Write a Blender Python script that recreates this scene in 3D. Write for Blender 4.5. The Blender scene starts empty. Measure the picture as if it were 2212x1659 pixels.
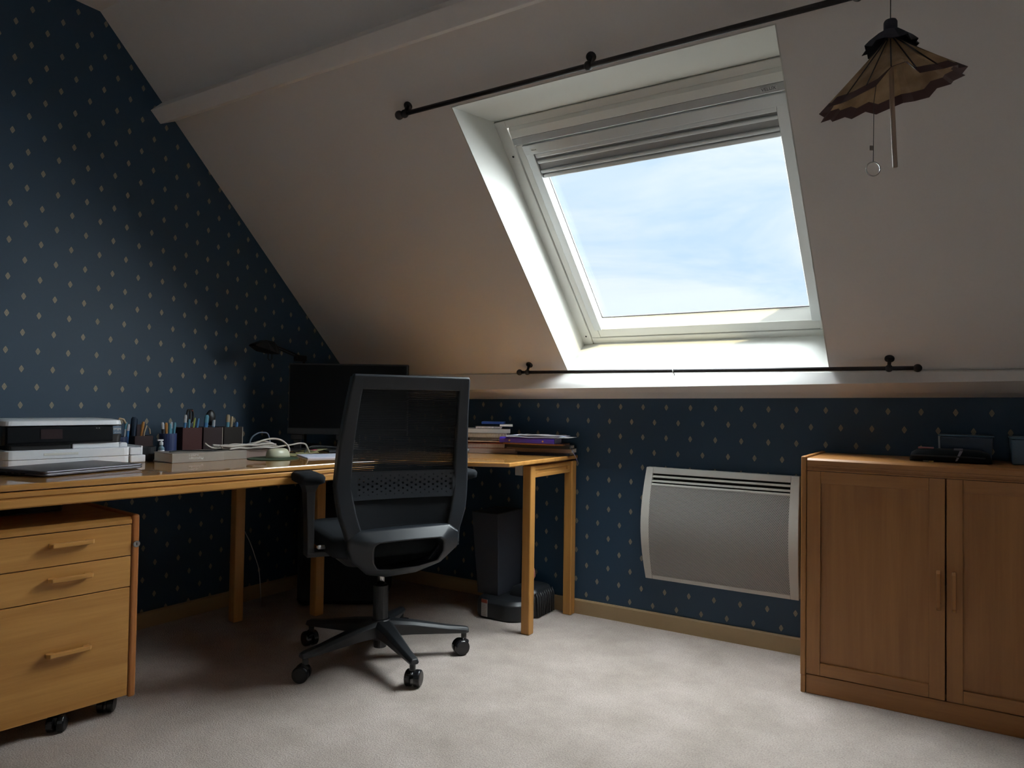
import bpy, bmesh, math, random
from mathutils import Matrix, Vector
random.seed(7)
SC = bpy.context.scene
COL = SC.collection
R = math.radians

# ------------------------------------------------------------------ camera
cam_d = bpy.data.cameras.new('camera')
cam = bpy.data.objects.new('camera', cam_d)
COL.objects.link(cam)
FPX = 1571.87
cam_d.sensor_fit = 'HORIZONTAL'
cam_d.sensor_width = 36.0
cam_d.lens = 36.0 * FPX / 2212.0
cam_d.clip_start = 0.02
right = Vector((0.843828, 0.536406, 0.014933))
down = Vector((-0.000553, 0.028698, -0.999588))
fwd = Vector((-0.536614, 0.843472, 0.024513))
mw = Matrix.Identity(4)
for i in range(3):
    mw[i][0] = right[i]; mw[i][1] = -down[i]; mw[i][2] = -fwd[i]
mw[0][3], mw[1][3], mw[2][3] = 2.9463, -3.0336, 0.9710
cam.matrix_world = mw
SC.camera = cam

# ------------------------------------------------------------------ view, sky, sun
SC.view_settings.view_transform = 'Standard'
SC.view_settings.look = 'None'
SC.view_settings.exposure = 0.0
SC.view_settings.gamma = 1.0
SC.view_settings.use_curve_mapping = False
SC.cycles.use_denoising = True
SC.cycles.max_bounces = 10
SC.cycles.diffuse_bounces = 6
SC.cycles.transparent_max_bounces = 16
SC.cycles.sample_clamp_indirect = 6.0
SC.cycles.caustics_reflective = False
SC.cycles.caustics_refractive = False

world = bpy.data.worlds.new('sky')
SC.world = world
world.use_nodes = True
wt = world.node_tree
wt.nodes.clear()
def wn(t): return wt.nodes.new(t)
out = wn('ShaderNodeOutputWorld'); bg = wn('ShaderNodeBackground')
tc = wn('ShaderNodeTexCoord'); mp = wn('ShaderNodeMapping')
mp.inputs['Rotation'].default_value = (0, 0, R(-25))
mp.inputs['Scale'].default_value = (2.2, 2.2, 9.0)
n1 = wn('ShaderNodeTexNoise'); n1.inputs['Scale'].default_value = 1.3
n1.inputs['Detail'].default_value = 7; n1.inputs['Roughness'].default_value = 0.55
n1.inputs['Distortion'].default_value = 0.5
rp = wn('ShaderNodeValToRGB')
rp.color_ramp.elements[0].position = 0.33; rp.color_ramp.elements[0].color = (0.58, 0.74, 0.93, 1)
rp.color_ramp.elements[1].position = 0.54; rp.color_ramp.elements[1].color = (0.81, 0.88, 0.93, 1)
wt.links.new(tc.outputs['Generated'], mp.inputs['Vector'])
wt.links.new(mp.outputs['Vector'], n1.inputs['Vector'])
wt.links.new(n1.outputs['Fac'], rp.inputs['Fac'])
wt.links.new(rp.outputs['Color'], bg.inputs['Color'])
bg.inputs['Strength'].default_value = 1.15
wt.links.new(bg.outputs['Background'], out.inputs['Surface'])

def sun_lamp(name, to_sun, strength, angle, color):
    d = bpy.data.lights.new(name, 'SUN'); d.energy = strength; d.angle = R(angle); d.color = color
    o = bpy.data.objects.new(name, d); COL.objects.link(o)
    v = Vector(to_sun).normalized()
    o.rotation_euler = v.to_track_quat('Z', 'Y').to_euler()
    o.location = (2, 3, 6)
    return o
# added broad fill lamp through the skylight, far brighter than the visible sky
sun_lamp('fill_lamp', (0.30, 0.62, 0.68), 64.0, 130, (0.93, 0.97, 1.0))
# the sun itself, coming down almost along the roof slope
sun_lamp('sun', (0.42, -0.50, 0.74), 7.0, 0.6, (1.0, 0.84, 0.50))

# ------------------------------------------------------------------ materials
def new_mat(name):
    m = bpy.data.materials.new(name); m.use_nodes = True
    return m, m.node_tree, m.node_tree.nodes['Principled BSDF']
def plain(name, col, rough=0.5, metal=0.0, spec=0.5, coat=0.0, noise=0.0, nscale=40, bump=0.0):
    m, t, p = new_mat(name)
    p.inputs['Base Color'].default_value = (*col, 1); p.inputs['Roughness'].default_value = rough
    p.inputs['Metallic'].default_value = metal; p.inputs['Specular IOR Level'].default_value = spec
    p.inputs['Coat Weight'].default_value = coat
    if noise or bump:
        c = t.nodes.new('ShaderNodeTexCoord'); n = t.nodes.new('ShaderNodeTexNoise')
        n.inputs['Scale'].default_value = nscale; n.inputs['Detail'].default_value = 4
        t.links.new(c.outputs['Object'], n.inputs['Vector'])
        if noise:
            mx = t.nodes.new('ShaderNodeMix'); mx.data_type = 'RGBA'
            mx.inputs['A'].default_value = (*[v*(1-noise) for v in col], 1)
            mx.inputs['B'].default_value = (*[min(1, v*(1+noise)) for v in col], 1)
            t.links.new(n.outputs['Fac'], mx.inputs['Factor'])
            t.links.new(mx.outputs['Result'], p.inputs['Base Color'])
        if bump:
            b = t.nodes.new('ShaderNodeBump'); b.inputs['Strength'].default_value = bump
            b.inputs['Distance'].default_value = 0.002
            t.links.new(n.outputs['Fac'], b.inputs['Height'])
            t.links.new(b.outputs['Normal'], p.inputs['Normal'])
    return m

def wood(name, axis, c1, c2, rough=0.42, coat=0.0, scale=1.0):
    """straight beech-like grain running along one object axis"""
    m, t, p = new_mat(name)
    N = t.nodes.new
    c = N('ShaderNodeTexCoord'); mp = N('ShaderNodeMapping')
    s = [26*scale]*3; s[axis] = 1.6*scale
    mp.inputs['Scale'].default_value = s
    n = N('ShaderNodeTexNoise'); n.inputs['Scale'].default_value = 1.0; n.inputs['Detail'].default_value = 5
    n.inputs['Distortion'].default_value = 0.6
    mp2 = N('ShaderNodeMapping'); s2 = [160*scale]*3; s2[axis] = 7*scale
    mp2.inputs['Scale'].default_value = s2
    n2 = N('ShaderNodeTexNoise'); n2.inputs['Scale'].default_value = 1.0; n2.inputs['Detail'].default_value = 2
    ad = N('ShaderNodeMath'); ad.operation = 'MULTIPLY_ADD'; ad.inputs[1].default_value = 0.35
    r = N('ShaderNodeValToRGB')
    r.color_ramp.elements[0].position = 0.42; r.color_ramp.elements[0].color = (*c1, 1)
    r.color_ramp.elements[1].position = 0.92; r.color_ramp.elements[1].color = (*c2, 1)
    t.links.new(c.outputs['Object'], mp.inputs['Vector']); t.links.new(c.outputs['Object'], mp2.inputs['Vector'])
    t.links.new(mp.outputs['Vector'], n.inputs['Vector']); t.links.new(mp2.outputs['Vector'], n2.inputs['Vector'])
    t.links.new(n2.outputs['Fac'], ad.inputs[0]); t.links.new(n.outputs['Fac'], ad.inputs[2])
    t.links.new(ad.outputs['Value'], r.inputs['Fac']); t.links.new(r.outputs['Color'], p.inputs['Base Color'])
    p.inputs['Roughness'].default_value = rough
    p.inputs['Coat Weight'].default_value = coat; p.inputs['Coat Roughness'].default_value = 0.03; p.inputs['Coat IOR'].default_value = 1.6
    b = N('ShaderNodeBump'); b.inputs['Strength'].default_value = 0.08; b.inputs['Distance'].default_value = 0.001
    t.links.new(n2.outputs['Fac'], b.inputs['Height']); t.links.new(b.outputs['Normal'], p.inputs['Normal'])
    return m

def wallpaper(name, axis, h0, v0, half_shift):
    """navy paper printed with staggered cream lozenges, each with a small ring"""
    m, t, p = new_mat(name)
    N = t.nodes.new
    def math_(op, a, b=None, c=None):
        n = N('ShaderNodeMath'); n.operation = op
        for k, v in enumerate((a, b, c)):
            if v is None: continue
            if isinstance(v, (int, float)): n.inputs[k].default_value = v
            else: t.links.new(v, n.inputs[k])
        return n.outputs[0]
    geo = N('ShaderNodeNewGeometry'); sep = N('ShaderNodeSeparateXYZ')
    t.links.new(geo.outputs['Position'], sep.inputs[0])
    A, B = 0.1075, 0.133205
    u = math_('DIVIDE', math_('SUBTRACT', sep.outputs[axis], h0), A)
    if half_shift: u = math_('ADD', u, 0.5)
    v = math_('DIVIDE', math_('SUBTRACT', sep.outputs['Z'], v0), B)
    def cell(u, v):
        fu = math_('MULTIPLY', math_('ABSOLUTE', math_('SUBTRACT', u, math_('ROUND', u))), A/0.0083)
        fv = math_('MULTIPLY', math_('ABSOLUTE', math_('SUBTRACT', v, math_('ROUND', v))), B/0.0135)
        loz = math_('ADD', math_('POWER', fu, 1.15), math_('POWER', fv, 1.15))
        rad = math_('SQRT', math_('ADD', math_('MULTIPLY', math_('MULTIPLY', fu, fu), 0.38), math_('MULTIPLY', fv, fv)))
        ring = math_('LESS_THAN', math_('ABSOLUTE', math_('SUBTRACT', rad, 0.30)), 0.06)
        return math_('SUBTRACT', math_('LESS_THAN', loz, 1.0), math_('MULTIPLY', ring, 0.35))
    f = math_('ADD', math_('MAXIMUM', cell(u, v), 0.0),
              math_('MAXIMUM', cell(math_('ADD', u, 0.5), math_('ADD', v, 0.5)), 0.0))
    mx = N('ShaderNodeMix'); mx.data_type = 'RGBA'
    n = N('ShaderNodeTexNoise'); n.inputs['Scale'].default_value = 3.0
    t.links.new(geo.outputs['Position'], n.inputs['Vector'])
    mb = N('ShaderNodeMix'); mb.data_type = 'RGBA'
    mb.inputs['A'].default_value = (0.018, 0.048, 0.088, 1); mb.inputs['B'].default_value = (0.022, 0.056, 0.100, 1)
    t.links.new(n.outputs['Fac'], mb.inputs['Factor'])
    t.links.new(mb.outputs['Result'], mx.inputs['A'])
    mx.inputs['B'].default_value = (0.27, 0.235, 0.175, 1)
    t.links.new(f, mx.inputs['Factor'])
    t.links.new(mx.outputs['Result'], p.inputs['Base Color'])
    p.inputs['Roughness'].default_value = 0.55; p.inputs['Specular IOR Level'].default_value = 0.45
    b = N('ShaderNodeBump'); b.inputs['Strength'].default_value = 0.15; b.inputs['Distance'].default_value = 0.001
    nn = N('ShaderNodeTexNoise'); nn.inputs['Scale'].default_value = 600
    t.links.new(geo.outputs['Position'], nn.inputs['Vector']); t.links.new(nn.outputs['Fac'], b.inputs['Height'])
    t.links.new(b.outputs['Normal'], p.inputs['Normal'])
    return m

def carpet():
    m, t, p = new_mat('carpet'); N = t.nodes.new
    c = N('ShaderNodeTexCoord')
    n = N('ShaderNodeTexNoise'); n.inputs['Scale'].default_value = 4.5; n.inputs['Detail'].default_value = 6
    n.inputs['Roughness'].default_value = 0.65
    f = N('ShaderNodeTexNoise'); f.inputs['Scale'].default_value = 210; f.inputs['Detail'].default_value = 3
    t.links.new(c.outputs['Object'], n.inputs['Vector']); t.links.new(c.outputs['Object'], f.inputs['Vector'])
    r = N('ShaderNodeValToRGB')
    r.color_ramp.elements[0].position = 0.3; r.color_ramp.elements[0].color = (0.39, 0.330, 0.292, 1)
    r.color_ramp.elements[1].position = 0.68; r.color_ramp.elements[1].color = (0.52, 0.447, 0.405, 1)
    t.links.new(n.outputs['Fac'], r.inputs['Fac'])
    mx = N('ShaderNodeMix'); mx.data_type = 'RGBA'; mx.blend_type = 'MULTIPLY'; mx.inputs['Factor'].default_value = 0.5
    r2 = N('ShaderNodeValToRGB'); r2.color_ramp.elements[0].position = 0.3; r2.color_ramp.elements[0].color = (0.42, 0.42, 0.42, 1)
    r2.color_ramp.elements[1].position = 0.6
    t.links.new(f.outputs['Fac'], r2.inputs['Fac'])
    t.links.new(r.outputs['Color'], mx.inputs['A']); t.links.new(r2.outputs['Color'], mx.inputs['B'])
    t.links.new(mx.outputs['Result'], p.inputs['Base Color'])
    p.inputs['Roughness'].default_value = 0.95; p.inputs['Specular IOR Level'].default_value = 0.1
    b = N('ShaderNodeBump'); b.inputs['Strength'].default_value = 0.6; b.inputs['Distance'].default_value = 0.006
    t.links.new(f.outputs['Fac'], b.inputs['Height']); t.links.new(b.outputs['Normal'], p.inputs['Normal'])
    return m

def glass_mat():
    m, t, p = new_mat('window_glass'); t.nodes.remove(p); N = t.nodes.new
    tr = N('ShaderNodeBsdfTransparent'); gl = N('ShaderNodeBsdfGlossy'); gl.inputs['Roughness'].default_value = 0.02
    tr.inputs['Color'].default_value = (0.96, 0.985, 0.98, 1)
    fr = N('ShaderNodeFresnel'); fr.inputs['IOR'].default_value = 1.35; mx = N('ShaderNodeMixShader')
    ge = N('ShaderNodeNewGeometry'); inv = N('ShaderNodeMath'); inv.operation = 'SUBTRACT'; inv.inputs[0].default_value = 1.0
    t.links.new(ge.outputs['Backfacing'], inv.inputs[1]); mu = N('ShaderNodeMath'); mu.operation = 'MULTIPLY'
    t.links.new(inv.outputs[0], mu.inputs[0]); t.links.new(fr.outputs[0], mu.inputs[1])
    t.links.new(mu.outputs[0], mx.inputs[0]); t.links.new(tr.outputs[0], mx.inputs[1]); t.links.new(gl.outputs[0], mx.inputs[2])
    t.links.new(mx.outputs[0], t.nodes['Material Output'].inputs['Surface'])
    return m

def mesh_fabric():
    """chair-back netting: fine horizontal threads with slits one can look through"""
    m, t, p = new_mat('chair_mesh'); N = t.nodes.new
    p.inputs['Base Color'].default_value = (0.006, 0.0085, 0.012, 1); p.inputs['Roughness'].default_value = 0.7; p.inputs['Specular IOR Level'].default_value = 0.25
    c = N('ShaderNodeTexCoord'); w = N('ShaderNodeTexWave'); w.bands_direction = 'Z'
    w.inputs['Scale'].default_value = 52; w.inputs['Distortion'].default_value = 0.0
    t.links.new(c.outputs['Object'], w.inputs['Vector'])
    lt = N('ShaderNodeMath'); lt.operation = 'GREATER_THAN'; lt.inputs[1].default_value = 0.965
    t.links.new(w.outputs['Fac'], lt.inputs[0])
    tr = N('ShaderNodeBsdfTransparent'); mx = N('ShaderNodeMixShader')
    t.links.new(lt.outputs[0], mx.inputs[0]); t.links.new(p.outputs[0], mx.inputs[1]); t.links.new(tr.outputs[0], mx.inputs[2])
    t.links.new(mx.outputs[0], t.nodes['Material Output'].inputs['Surface'])
    return m

def perforated():
    """stamped radiator grille: staggered round holes in silver-white sheet"""
    m, t, p = new_mat('radiator_grille'); N = t.nodes.new
    def math_(op, a, b=None):
        n = N('ShaderNodeMath'); n.operation = op
        for k, v in enumerate((a, b)):
            if v is None: continue
            if isinstance(v, (int, float)): n.inputs[k].default_value = v
            else: t.links.new(v, n.inputs[k])
        return n.outputs[0]
    c = N('ShaderNodeTexCoord'); s = N('ShaderNodeSeparateXYZ'); t.links.new(c.outputs['Object'], s.inputs[0])
    u = math_('DIVIDE', s.outputs['X'], 0.0062); v = math_('DIVIDE', s.outputs['Z'], 0.0107)
    def cell(u, v):
        fu = math_('SUBTRACT', u, math_('ROUND', u)); fv = math_('MULTIPLY', math_('SUBTRACT', v, math_('ROUND', v)), 1.72)
        return math_('LESS_THAN', math_('ADD', math_('MULTIPLY', fu, fu), math_('MULTIPLY', fv, fv)), 0.105)
    f = math_('MAXIMUM', cell(u, v), cell(math_('ADD', u, 0.5), math_('ADD', v, 0.5)))
    mx = N('ShaderNodeMix'); mx.data_type = 'RGBA'
    mx.inputs['A'].default_value = (0.46, 0.44, 0.42, 1); mx.inputs['B'].default_value = (0.012, 0.012, 0.012, 1)
    t.links.new(f, mx.inputs['Factor']); t.links.new(mx.outputs['Result'], p.inputs['Base Color'])
    p.inputs['Roughness'].default_value = 0.4
    return m

def paper_mat():
    m, t, p = new_mat('oiled_paper'); N = t.nodes.new
    c = N('ShaderNodeTexCoord'); n = N('ShaderNodeTexNoise'); n.inputs['Scale'].default_value = 22; n.inputs['Detail'].default_value = 5
    t.links.new(c.outputs['Object'], n.inputs['Vector'])
    r = N('ShaderNodeValToRGB')
    r.color_ramp.elements[0].position = 0.3; r.color_ramp.elements[0].color = (0.33, 0.235, 0.145, 1)
    r.color_ramp.elements[1].position = 0.7; r.color_ramp.elements[1].color = (0.60, 0.47, 0.32, 1)
    t.links.new(n.outputs['Fac'], r.inputs['Fac']); t.links.new(r.outputs['Color'], p.inputs['Base Color'])
    p.inputs['Roughness'].default_value = 0.7
    tl = N('ShaderNodeBsdfTranslucent'); t.links.new(r.outputs['Color'], tl.inputs['Color'])
    mx = N('ShaderNodeMixShader'); mx.inputs[0].default_value = 0.55
    t.links.new(p.outputs[0], mx.inputs[1]); t.links.new(tl.outputs[0], mx.inputs[2])
    t.links.new(mx.outputs[0], t.nodes['Material Output'].inputs['Surface'])
    return m

def spiral_wire(name, col): return plain(name, col, 0.35, 0.6)

M = {}
M['paint'] = plain('white_paint', (0.80, 0.775, 0.76), 0.75, bump=0.05, nscale=90)
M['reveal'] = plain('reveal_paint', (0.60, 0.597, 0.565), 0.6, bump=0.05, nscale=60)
M['frame'] = plain('frame_white', (0.74, 0.735, 0.70), 0.4)
M['alu'] = plain('blind_aluminium', (0.62, 0.64, 0.65), 0.35, 0.3)
M['greystrip'] = plain('grey_strip', (0.36, 0.36, 0.36), 0.5)
M['glass'] = glass_mat()
M['wp_left'] = wallpaper('wallpaper_left', 'Y', -1.80493, 0.93238, True)
M['wp_back'] = wallpaper('wallpaper_back', 'X', 0.84654, 0.95603, False)
M['wp_plain'] = plain('wallpaper_plain', (0.042, 0.085, 0.145), 0.6)
M['carpet'] = carpet()
W1, W2 = (0.40, 0.180, 0.042), (0.55, 0.275, 0.075)
M['wood_x'] = wood('beech_x', 0, W1, W2, 0.38)
M['wood_y'] = wood('beech_y', 1, W1, W2, 0.38)
M['wood_z'] = wood('beech_z', 2, W1, W2, 0.38)
M['wood_red'] = wood('beech_red_z', 2, (0.36, 0.125, 0.032), (0.46, 0.18, 0.050), 0.38)
M['top_y'] = wood('beech_top_y', 1, W1, W2, 0.28, coat=1.0)
M['top_x'] = wood('beech_top_x', 0, W1, W2, 0.28, coat=1.0)
for k_, a_ in (('x', 0), ('z', 2)):
    M['cab_'+k_] = wood('cabinet_beech_'+k_, a_, (0.29, 0.118, 0.030), (0.39, 0.175, 0.048), 0.40)
M['skirt'] = plain('skirting_paint', (0.36, 0.25, 0.13), 0.55, noise=0.1, nscale=12)
M['skirt_dark'] = M['skirt']
M['black'] = plain('black_plastic', (0.016, 0.018, 0.021), 0.42)
M['black_soft'] = plain('black_fabric', (0.008, 0.0105, 0.014), 0.85, spec=0.25, bump=0.2, nscale=500)
M['charcoal'] = plain('charcoal_plastic', (0.013, 0.0165, 0.022), 0.40)
M['castor'] = plain('castor_plastic', (0.008, 0.008, 0.010), 0.25)
M['chairmesh'] = mesh_fabric()
M['chrome'] = plain('chrome', (0.6, 0.6, 0.6), 0.25, 1.0)
M['iron'] = plain('dark_iron', (0.030, 0.026, 0.028), 0.45, 0.4)
M['rad'] = plain('radiator_white', (0.62, 0.60, 0.56), 0.4)
M['grille'] = perforated()
M['dark_gap'] = plain('dark_gap', (0.008, 0.008, 0.009), 0.8)
M['paper'] = paper_mat()
M['band'] = plain('umbrella_band', (0.055, 0.022, 0.022), 0.8)
M['collar'] = plain('umbrella_collar', (0.028, 0.028, 0.040), 0.85)
M['bamboo'] = plain('bamboo', (0.42, 0.31, 0.24), 0.5)
M['string'] = plain('string', (0.03, 0.03, 0.035), 0.8)
M['white_pl'] = plain('white_plastic', (0.80, 0.83, 0.88), 0.35)
M['screen'] = plain('screen_glass', (0.003, 0.004, 0.006), 0.5, spec=0.12)
M['laptop'] = plain('laptop_metal', (0.11, 0.105, 0.12), 0.32, 0.7)
M['device'] = plain('device_grey', (0.25, 0.24, 0.28), 0.5)
M['lamp'] = plain('lamp_black', (0.006, 0.006, 0.007), 0.6, spec=0.2)
M['bin'] = plain('bin_plastic', (0.035, 0.039, 0.050), 0.5)
M['cable'] = plain('cable_grey', (0.50, 0.46, 0.42), 0.5)
M['leather'] = plain('oxblood_leather', (0.055, 0.011, 0.011), 0.5, spec=0.3, bump=0.1, nscale=200)
M['leather2'] = plain('brown_leather', (0.026, 0.011, 0.013), 0.5, spec=0.3, bump=0.1, nscale=200)
M['blue_pot'] = plain('blue_pot', (0.028, 0.045, 0.13), 0.4)
M['cover_grey'] = plain('grey_cover', (0.27, 0.235, 0.205), 0.5, noise=0.12, nscale=60)
M['pages'] = plain('pages', (0.52, 0.47, 0.38), 0.8)
M['white_paper'] = plain('white_paper', (0.66, 0.70, 0.86), 0.7)
M['ink_white'] = plain('white_ink', (0.75, 0.75, 0.72), 0.6)

# ------------------------------------------------------------------ geometry helpers
I4 = Matrix.Identity(4)
MX = {}                                   # world matrix of every parent
class MB:
    """collects shapes in one frame, then links them as ONE mesh object"""
    def __init__(s, frame=None): s.bm = bmesh.new(); s.frame = frame
    def face(s, vs): 
        try: return s.bm.faces.new(vs)
        except ValueError: return None
    def v(s, co): return s.bm.verts.new(co)
    def hexa(s, p):                       # 8 corners: bottom ring then top ring
        v = [s.v(q) for q in p]
        for f in ((3,2,1,0),(4,5,6,7),(0,1,5,4),(1,2,6,5),(2,3,7,6),(3,0,4,7)): s.face([v[i] for i in f])
        return s
    def box(s, a, b):
        x0,y0,z0 = a; x1,y1,z1 = b
        return s.hexa([(x0,y0,z0),(x1,y0,z0),(x1,y1,z0),(x0,y1,z0),(x0,y0,z1),(x1,y0,z1),(x1,y1,z1),(x0,y1,z1)])
    def prism(s, poly, vec):              # polygon of 3D points swept along a vector
        vec = Vector(vec); a = [s.v(p) for p in poly]; b = [s.v(Vector(p)+vec) for p in poly]
        n = len(poly); s.face(a[::-1]); s.face(b)
        for i in range(n): s.face([a[i], a[(i+1)%n], b[(i+1)%n], b[i]])
        return s
    def loft(s, rings, cap=True, closed=True):
        rv = [[s.v(p) for p in r] for r in rings]; n = len(rings[0])
        for a, b in zip(rv, rv[1:]):
            for i in range(n if closed else n-1): s.face([a[i], a[(i+1)%n], b[(i+1)%n], b[i]])
        if cap: s.face(rv[0][::-1]); s.face(rv[-1])
        return s
    def lathe(s, prof, c=(0,0,0), axis='Z', n=20, cap=True):
        rings = []
        for r, h in prof:
            ring = []
            for k in range(n):
                a = 2*math.pi*k/n; x, y = r*math.cos(a), r*math.sin(a)
                q = {'Z': (x, y, h), 'X': (h, x, y), 'Y': (x, h, -y)}[axis]
                ring.append((q[0]+c[0], q[1]+c[1], q[2]+c[2]))
            rings.append(ring)
        return s.loft(rings, cap)
    def tube(s, pts, r, n=8, cap=True, radii=None):
        pts = [Vector(p) for p in pts]; rings = []; up = None
        for i, p in enumerate(pts):
            d = (pts[min(i+1, len(pts)-1)] - pts[max(i-1, 0)])
            if d.length < 1e-9: d = Vector((0,0,1))
            d.normalize()
            if up is None: up = d.orthogonal().normalized()
            else:
                up = up - d*up.dot(d); up = up.normalized() if up.length > 1e-6 else d.orthogonal().normalized()
            w = d.cross(up); rr = radii[i] if radii else r
            rings.append([p + (up*math.cos(2*math.pi*k/n) + w*math.sin(2*math.pi*k/n))*rr for k in range(n)])
        return s.loft(rings, cap)
    def ball(s, c, r, n=14, squash=(1,1,1)):
        prof = [(max(r*math.sin(math.pi*k/8), 1e-4), -r*math.cos(math.pi*k/8)) for k in range(9)]
        rings = []
        for rr, h in prof:
            rings.append([(c[0]+rr*math.cos(2*math.pi*k/n)*squash[0], c[1]+rr*math.sin(2*math.pi*k/n)*squash[1], c[2]+h*squash[2]) for k in range(n)])
        return s.loft(rings)
    def build(s, name, mat, parent=None, smooth=False, bevel=0.0, seg=2, loc=None, sub=0):
        if s.frame is not None: s.bm.transform(s.frame)
        pm = MX.get(parent.name, I4) if parent else (Matrix.Translation(loc) if loc else I4)
        if parent and s.frame is not None: s.bm.transform(pm.inverted())
        elif loc: s.bm.transform(pm.inverted())
        bmesh.ops.recalc_face_normals(s.bm, faces=s.bm.faces[:])
        me = bpy.data.meshes.new(name); s.bm.to_mesh(me); s.bm.free()
        o = bpy.data.objects.new(name, me); COL.objects.link(o)
        me.materials.append(mat)
        if smooth:
            for f in me.polygons: f.use_smooth = True
        if parent: o.parent = parent; MX[o.name] = pm
        else:
            if loc: o.location = loc
            MX[o.name] = pm
        if bevel:
            b = o.modifiers.new('bevel', 'BEVEL'); b.width = bevel; b.segments = seg; b.limit_method = 'ANGLE'
            b.angle_limit = R(35)
        if smooth == 'auto':
            for f in me.polygons: f.use_smooth = True
            w_ = o.modifiers.new('normals', 'WEIGHTED_NORMAL'); w_.keep_sharp = True
        if sub:
            q = o.modifiers.new('sub', 'SUBSURF'); q.levels = sub; q.render_levels = sub
        return o
def tag(o, label, cat, group=None):
    o['label'] = label; o['category'] = cat
    if group: o['group'] = group
    return o
def thing(name, label, cat, loc=(0,0,0), rz=0.0, group=None):
    o = bpy.data.objects.new(name, None); COL.objects.link(o)
    o.location = loc; o.rotation_euler = (0, 0, rz); o.empty_display_size = 0.05
    MX[o.name] = Matrix.Translation(loc) @ Matrix.Rotation(rz, 4, 'Z')
    return tag(o, label, cat, group)
def struct(o): o['kind'] = 'structure'; return o
def structure_root(name, loc=(0,0,0)):
    o = bpy.data.objects.new(name, None); COL.objects.link(o); o.location = loc; o.empty_display_size = 0.05
    MX[o.name] = Matrix.Translation(loc); return struct(o)
WORLD = I4
DESK_RZ = -R(6.967)
DESK = Matrix.Rotation(DESK_RZ, 4, 'Z')          # (m, u, z): m towards the room, u along the left desk towards the corner
def dw(m, u, z=0.0): return tuple(DESK @ Vector((m, u, z)))
def text(parent, name, body, size, mat, matrix, extrude=0.0004):
    c = bpy.data.curves.new(name, 'FONT'); c.body = body; c.size = size; c.extrude = extrude
    c.align_x = 'CENTER'; c.align_y = 'CENTER'; c.materials.append(mat)
    tmp = bpy.data.objects.new('tmp_text', c); COL.objects.link(tmp)
    dg = bpy.context.evaluated_depsgraph_get(); me = bpy.data.meshes.new_from_object(tmp.evaluated_get(dg))
    bpy.data.objects.remove(tmp); bpy.data.curves.remove(c)
    o = bpy.data.objects.new(name, me); COL.objects.link(o); o.parent = parent
    o.matrix_local = MX[parent.name].inverted() @ matrix
    return o
def frame3(o, x, y):
    """matrix with origin o, x axis and y axis given (z = x cross y)"""
    x = Vector(x).normalized(); y = Vector(y); y = (y - x*y.dot(x)).normalized(); z = x.cross(y)
    m = Matrix.Identity(4)
    for i in range(3): m[i][0], m[i][1], m[i][2], m[i][3] = x[i], y[i], z[i], o[i]
    return m

# ------------------------------------------------------------------ room shell
XR, YB, ZC = 4.7, -4.5, 2.505
CS = 0.998                                            # the slope is the plane y + z = CS
Q = 2**-0.5
def SP(x, s, d=0.0): return (x, -s*Q + d*Q, CS + s*Q + d*Q)     # on the slope: along x, up the slope s, outwards d
struct(MB().box((-0.1, YB-0.1, -0.12), (XR+0.1, 0.1, 0.0)).build('floor', M['carpet']))
struct(MB().prism([(0, YB, 0), (0, 0.0, 0), (0, 0.0, CS), (0, CS-ZC, ZC), (0, YB, ZC)], (-0.1, 0, 0)).build('wall_left', M['wp_left']))
struct(MB().box((-0.1, 0.0, 0.0), (XR+0.1, 0.12, 1.03)).build('wall_back', M['wp_back']))
struct(MB().box((XR, YB, 0.0), (XR+0.1, 0.12, ZC)).build('wall_right', M['paint']))
struct(MB().box((-0.1, YB-0.1, 0.0), (XR+0.1, YB, ZC)).build('wall_front', M['paint']))
struct(MB().box((-0.1, YB-0.1, ZC), (XR+0.1, CS-ZC+0.3, ZC+0.1)).build('ceiling', M['paint']))
# sloping ceiling, a slab with the skylight opening
OX0, OX1, OS0, OS1 = 1.386, 2.492, 0.166, 1.430       # opening on the room side
FX0, FX1, FS0, FS1 = 1.388, 2.530, 0.141, 1.263       # frame on the roof side
SB, ST, DT = 0.152, 2.131, 0.22
mb = MB()
def ring(d, x0, x1, s0, s1, ox0, ox1, os0, os1):
    o = [mb.v(SP(ox0, os0, d)), mb.v(SP(ox1, os0, d)), mb.v(SP(ox1, os1, d)), mb.v(SP(ox0, os1, d))]
    e = [mb.v(SP(x0, s0, d)), mb.v(SP(x1, s0, d)), mb.v(SP(x1, s1, d)), mb.v(SP(x0, s1, d))]
    for i in range(4): mb.face([e[i], e[(i+1)%4], o[(i+1)%4], o[i]])
    return e, o
e1, o1 = ring(0.0, -0.1, XR+0.1, SB, ST, OX0, OX1, OS0, OS1)
e2, o2 = ring(DT, -0.1, XR+0.1, SB-0.5, ST+0.4, FX0-0.01, FX1+0.01, FS0-0.01, FS1+0.01)
for i in range(4):
    mb.face([e1[i], e1[(i+1)%4], e2[(i+1)%4], e2[i]]); mb.face([o1[i], o1[(i+1)%4], o2[(i+1)%4], o2[i]])
struct(mb.build('wall_slope', M['paint']))
# foot of the slope: upright strip and splayed underside down to the knee wall
mb = MB()
ends = []
for x, zs, zw in ((-0.1, 1.0102, 0.970), (XR+0.1, 1.0928, 1.035)):
    ends.append([(x, -0.107, 1.104), (x, -0.150, zs), (x, -0.001, zw), (x, 0.09, zw), (x, 0.09, 1.104)])
struct(mb.loft(ends).build('trim_1', M['paint']))
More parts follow.
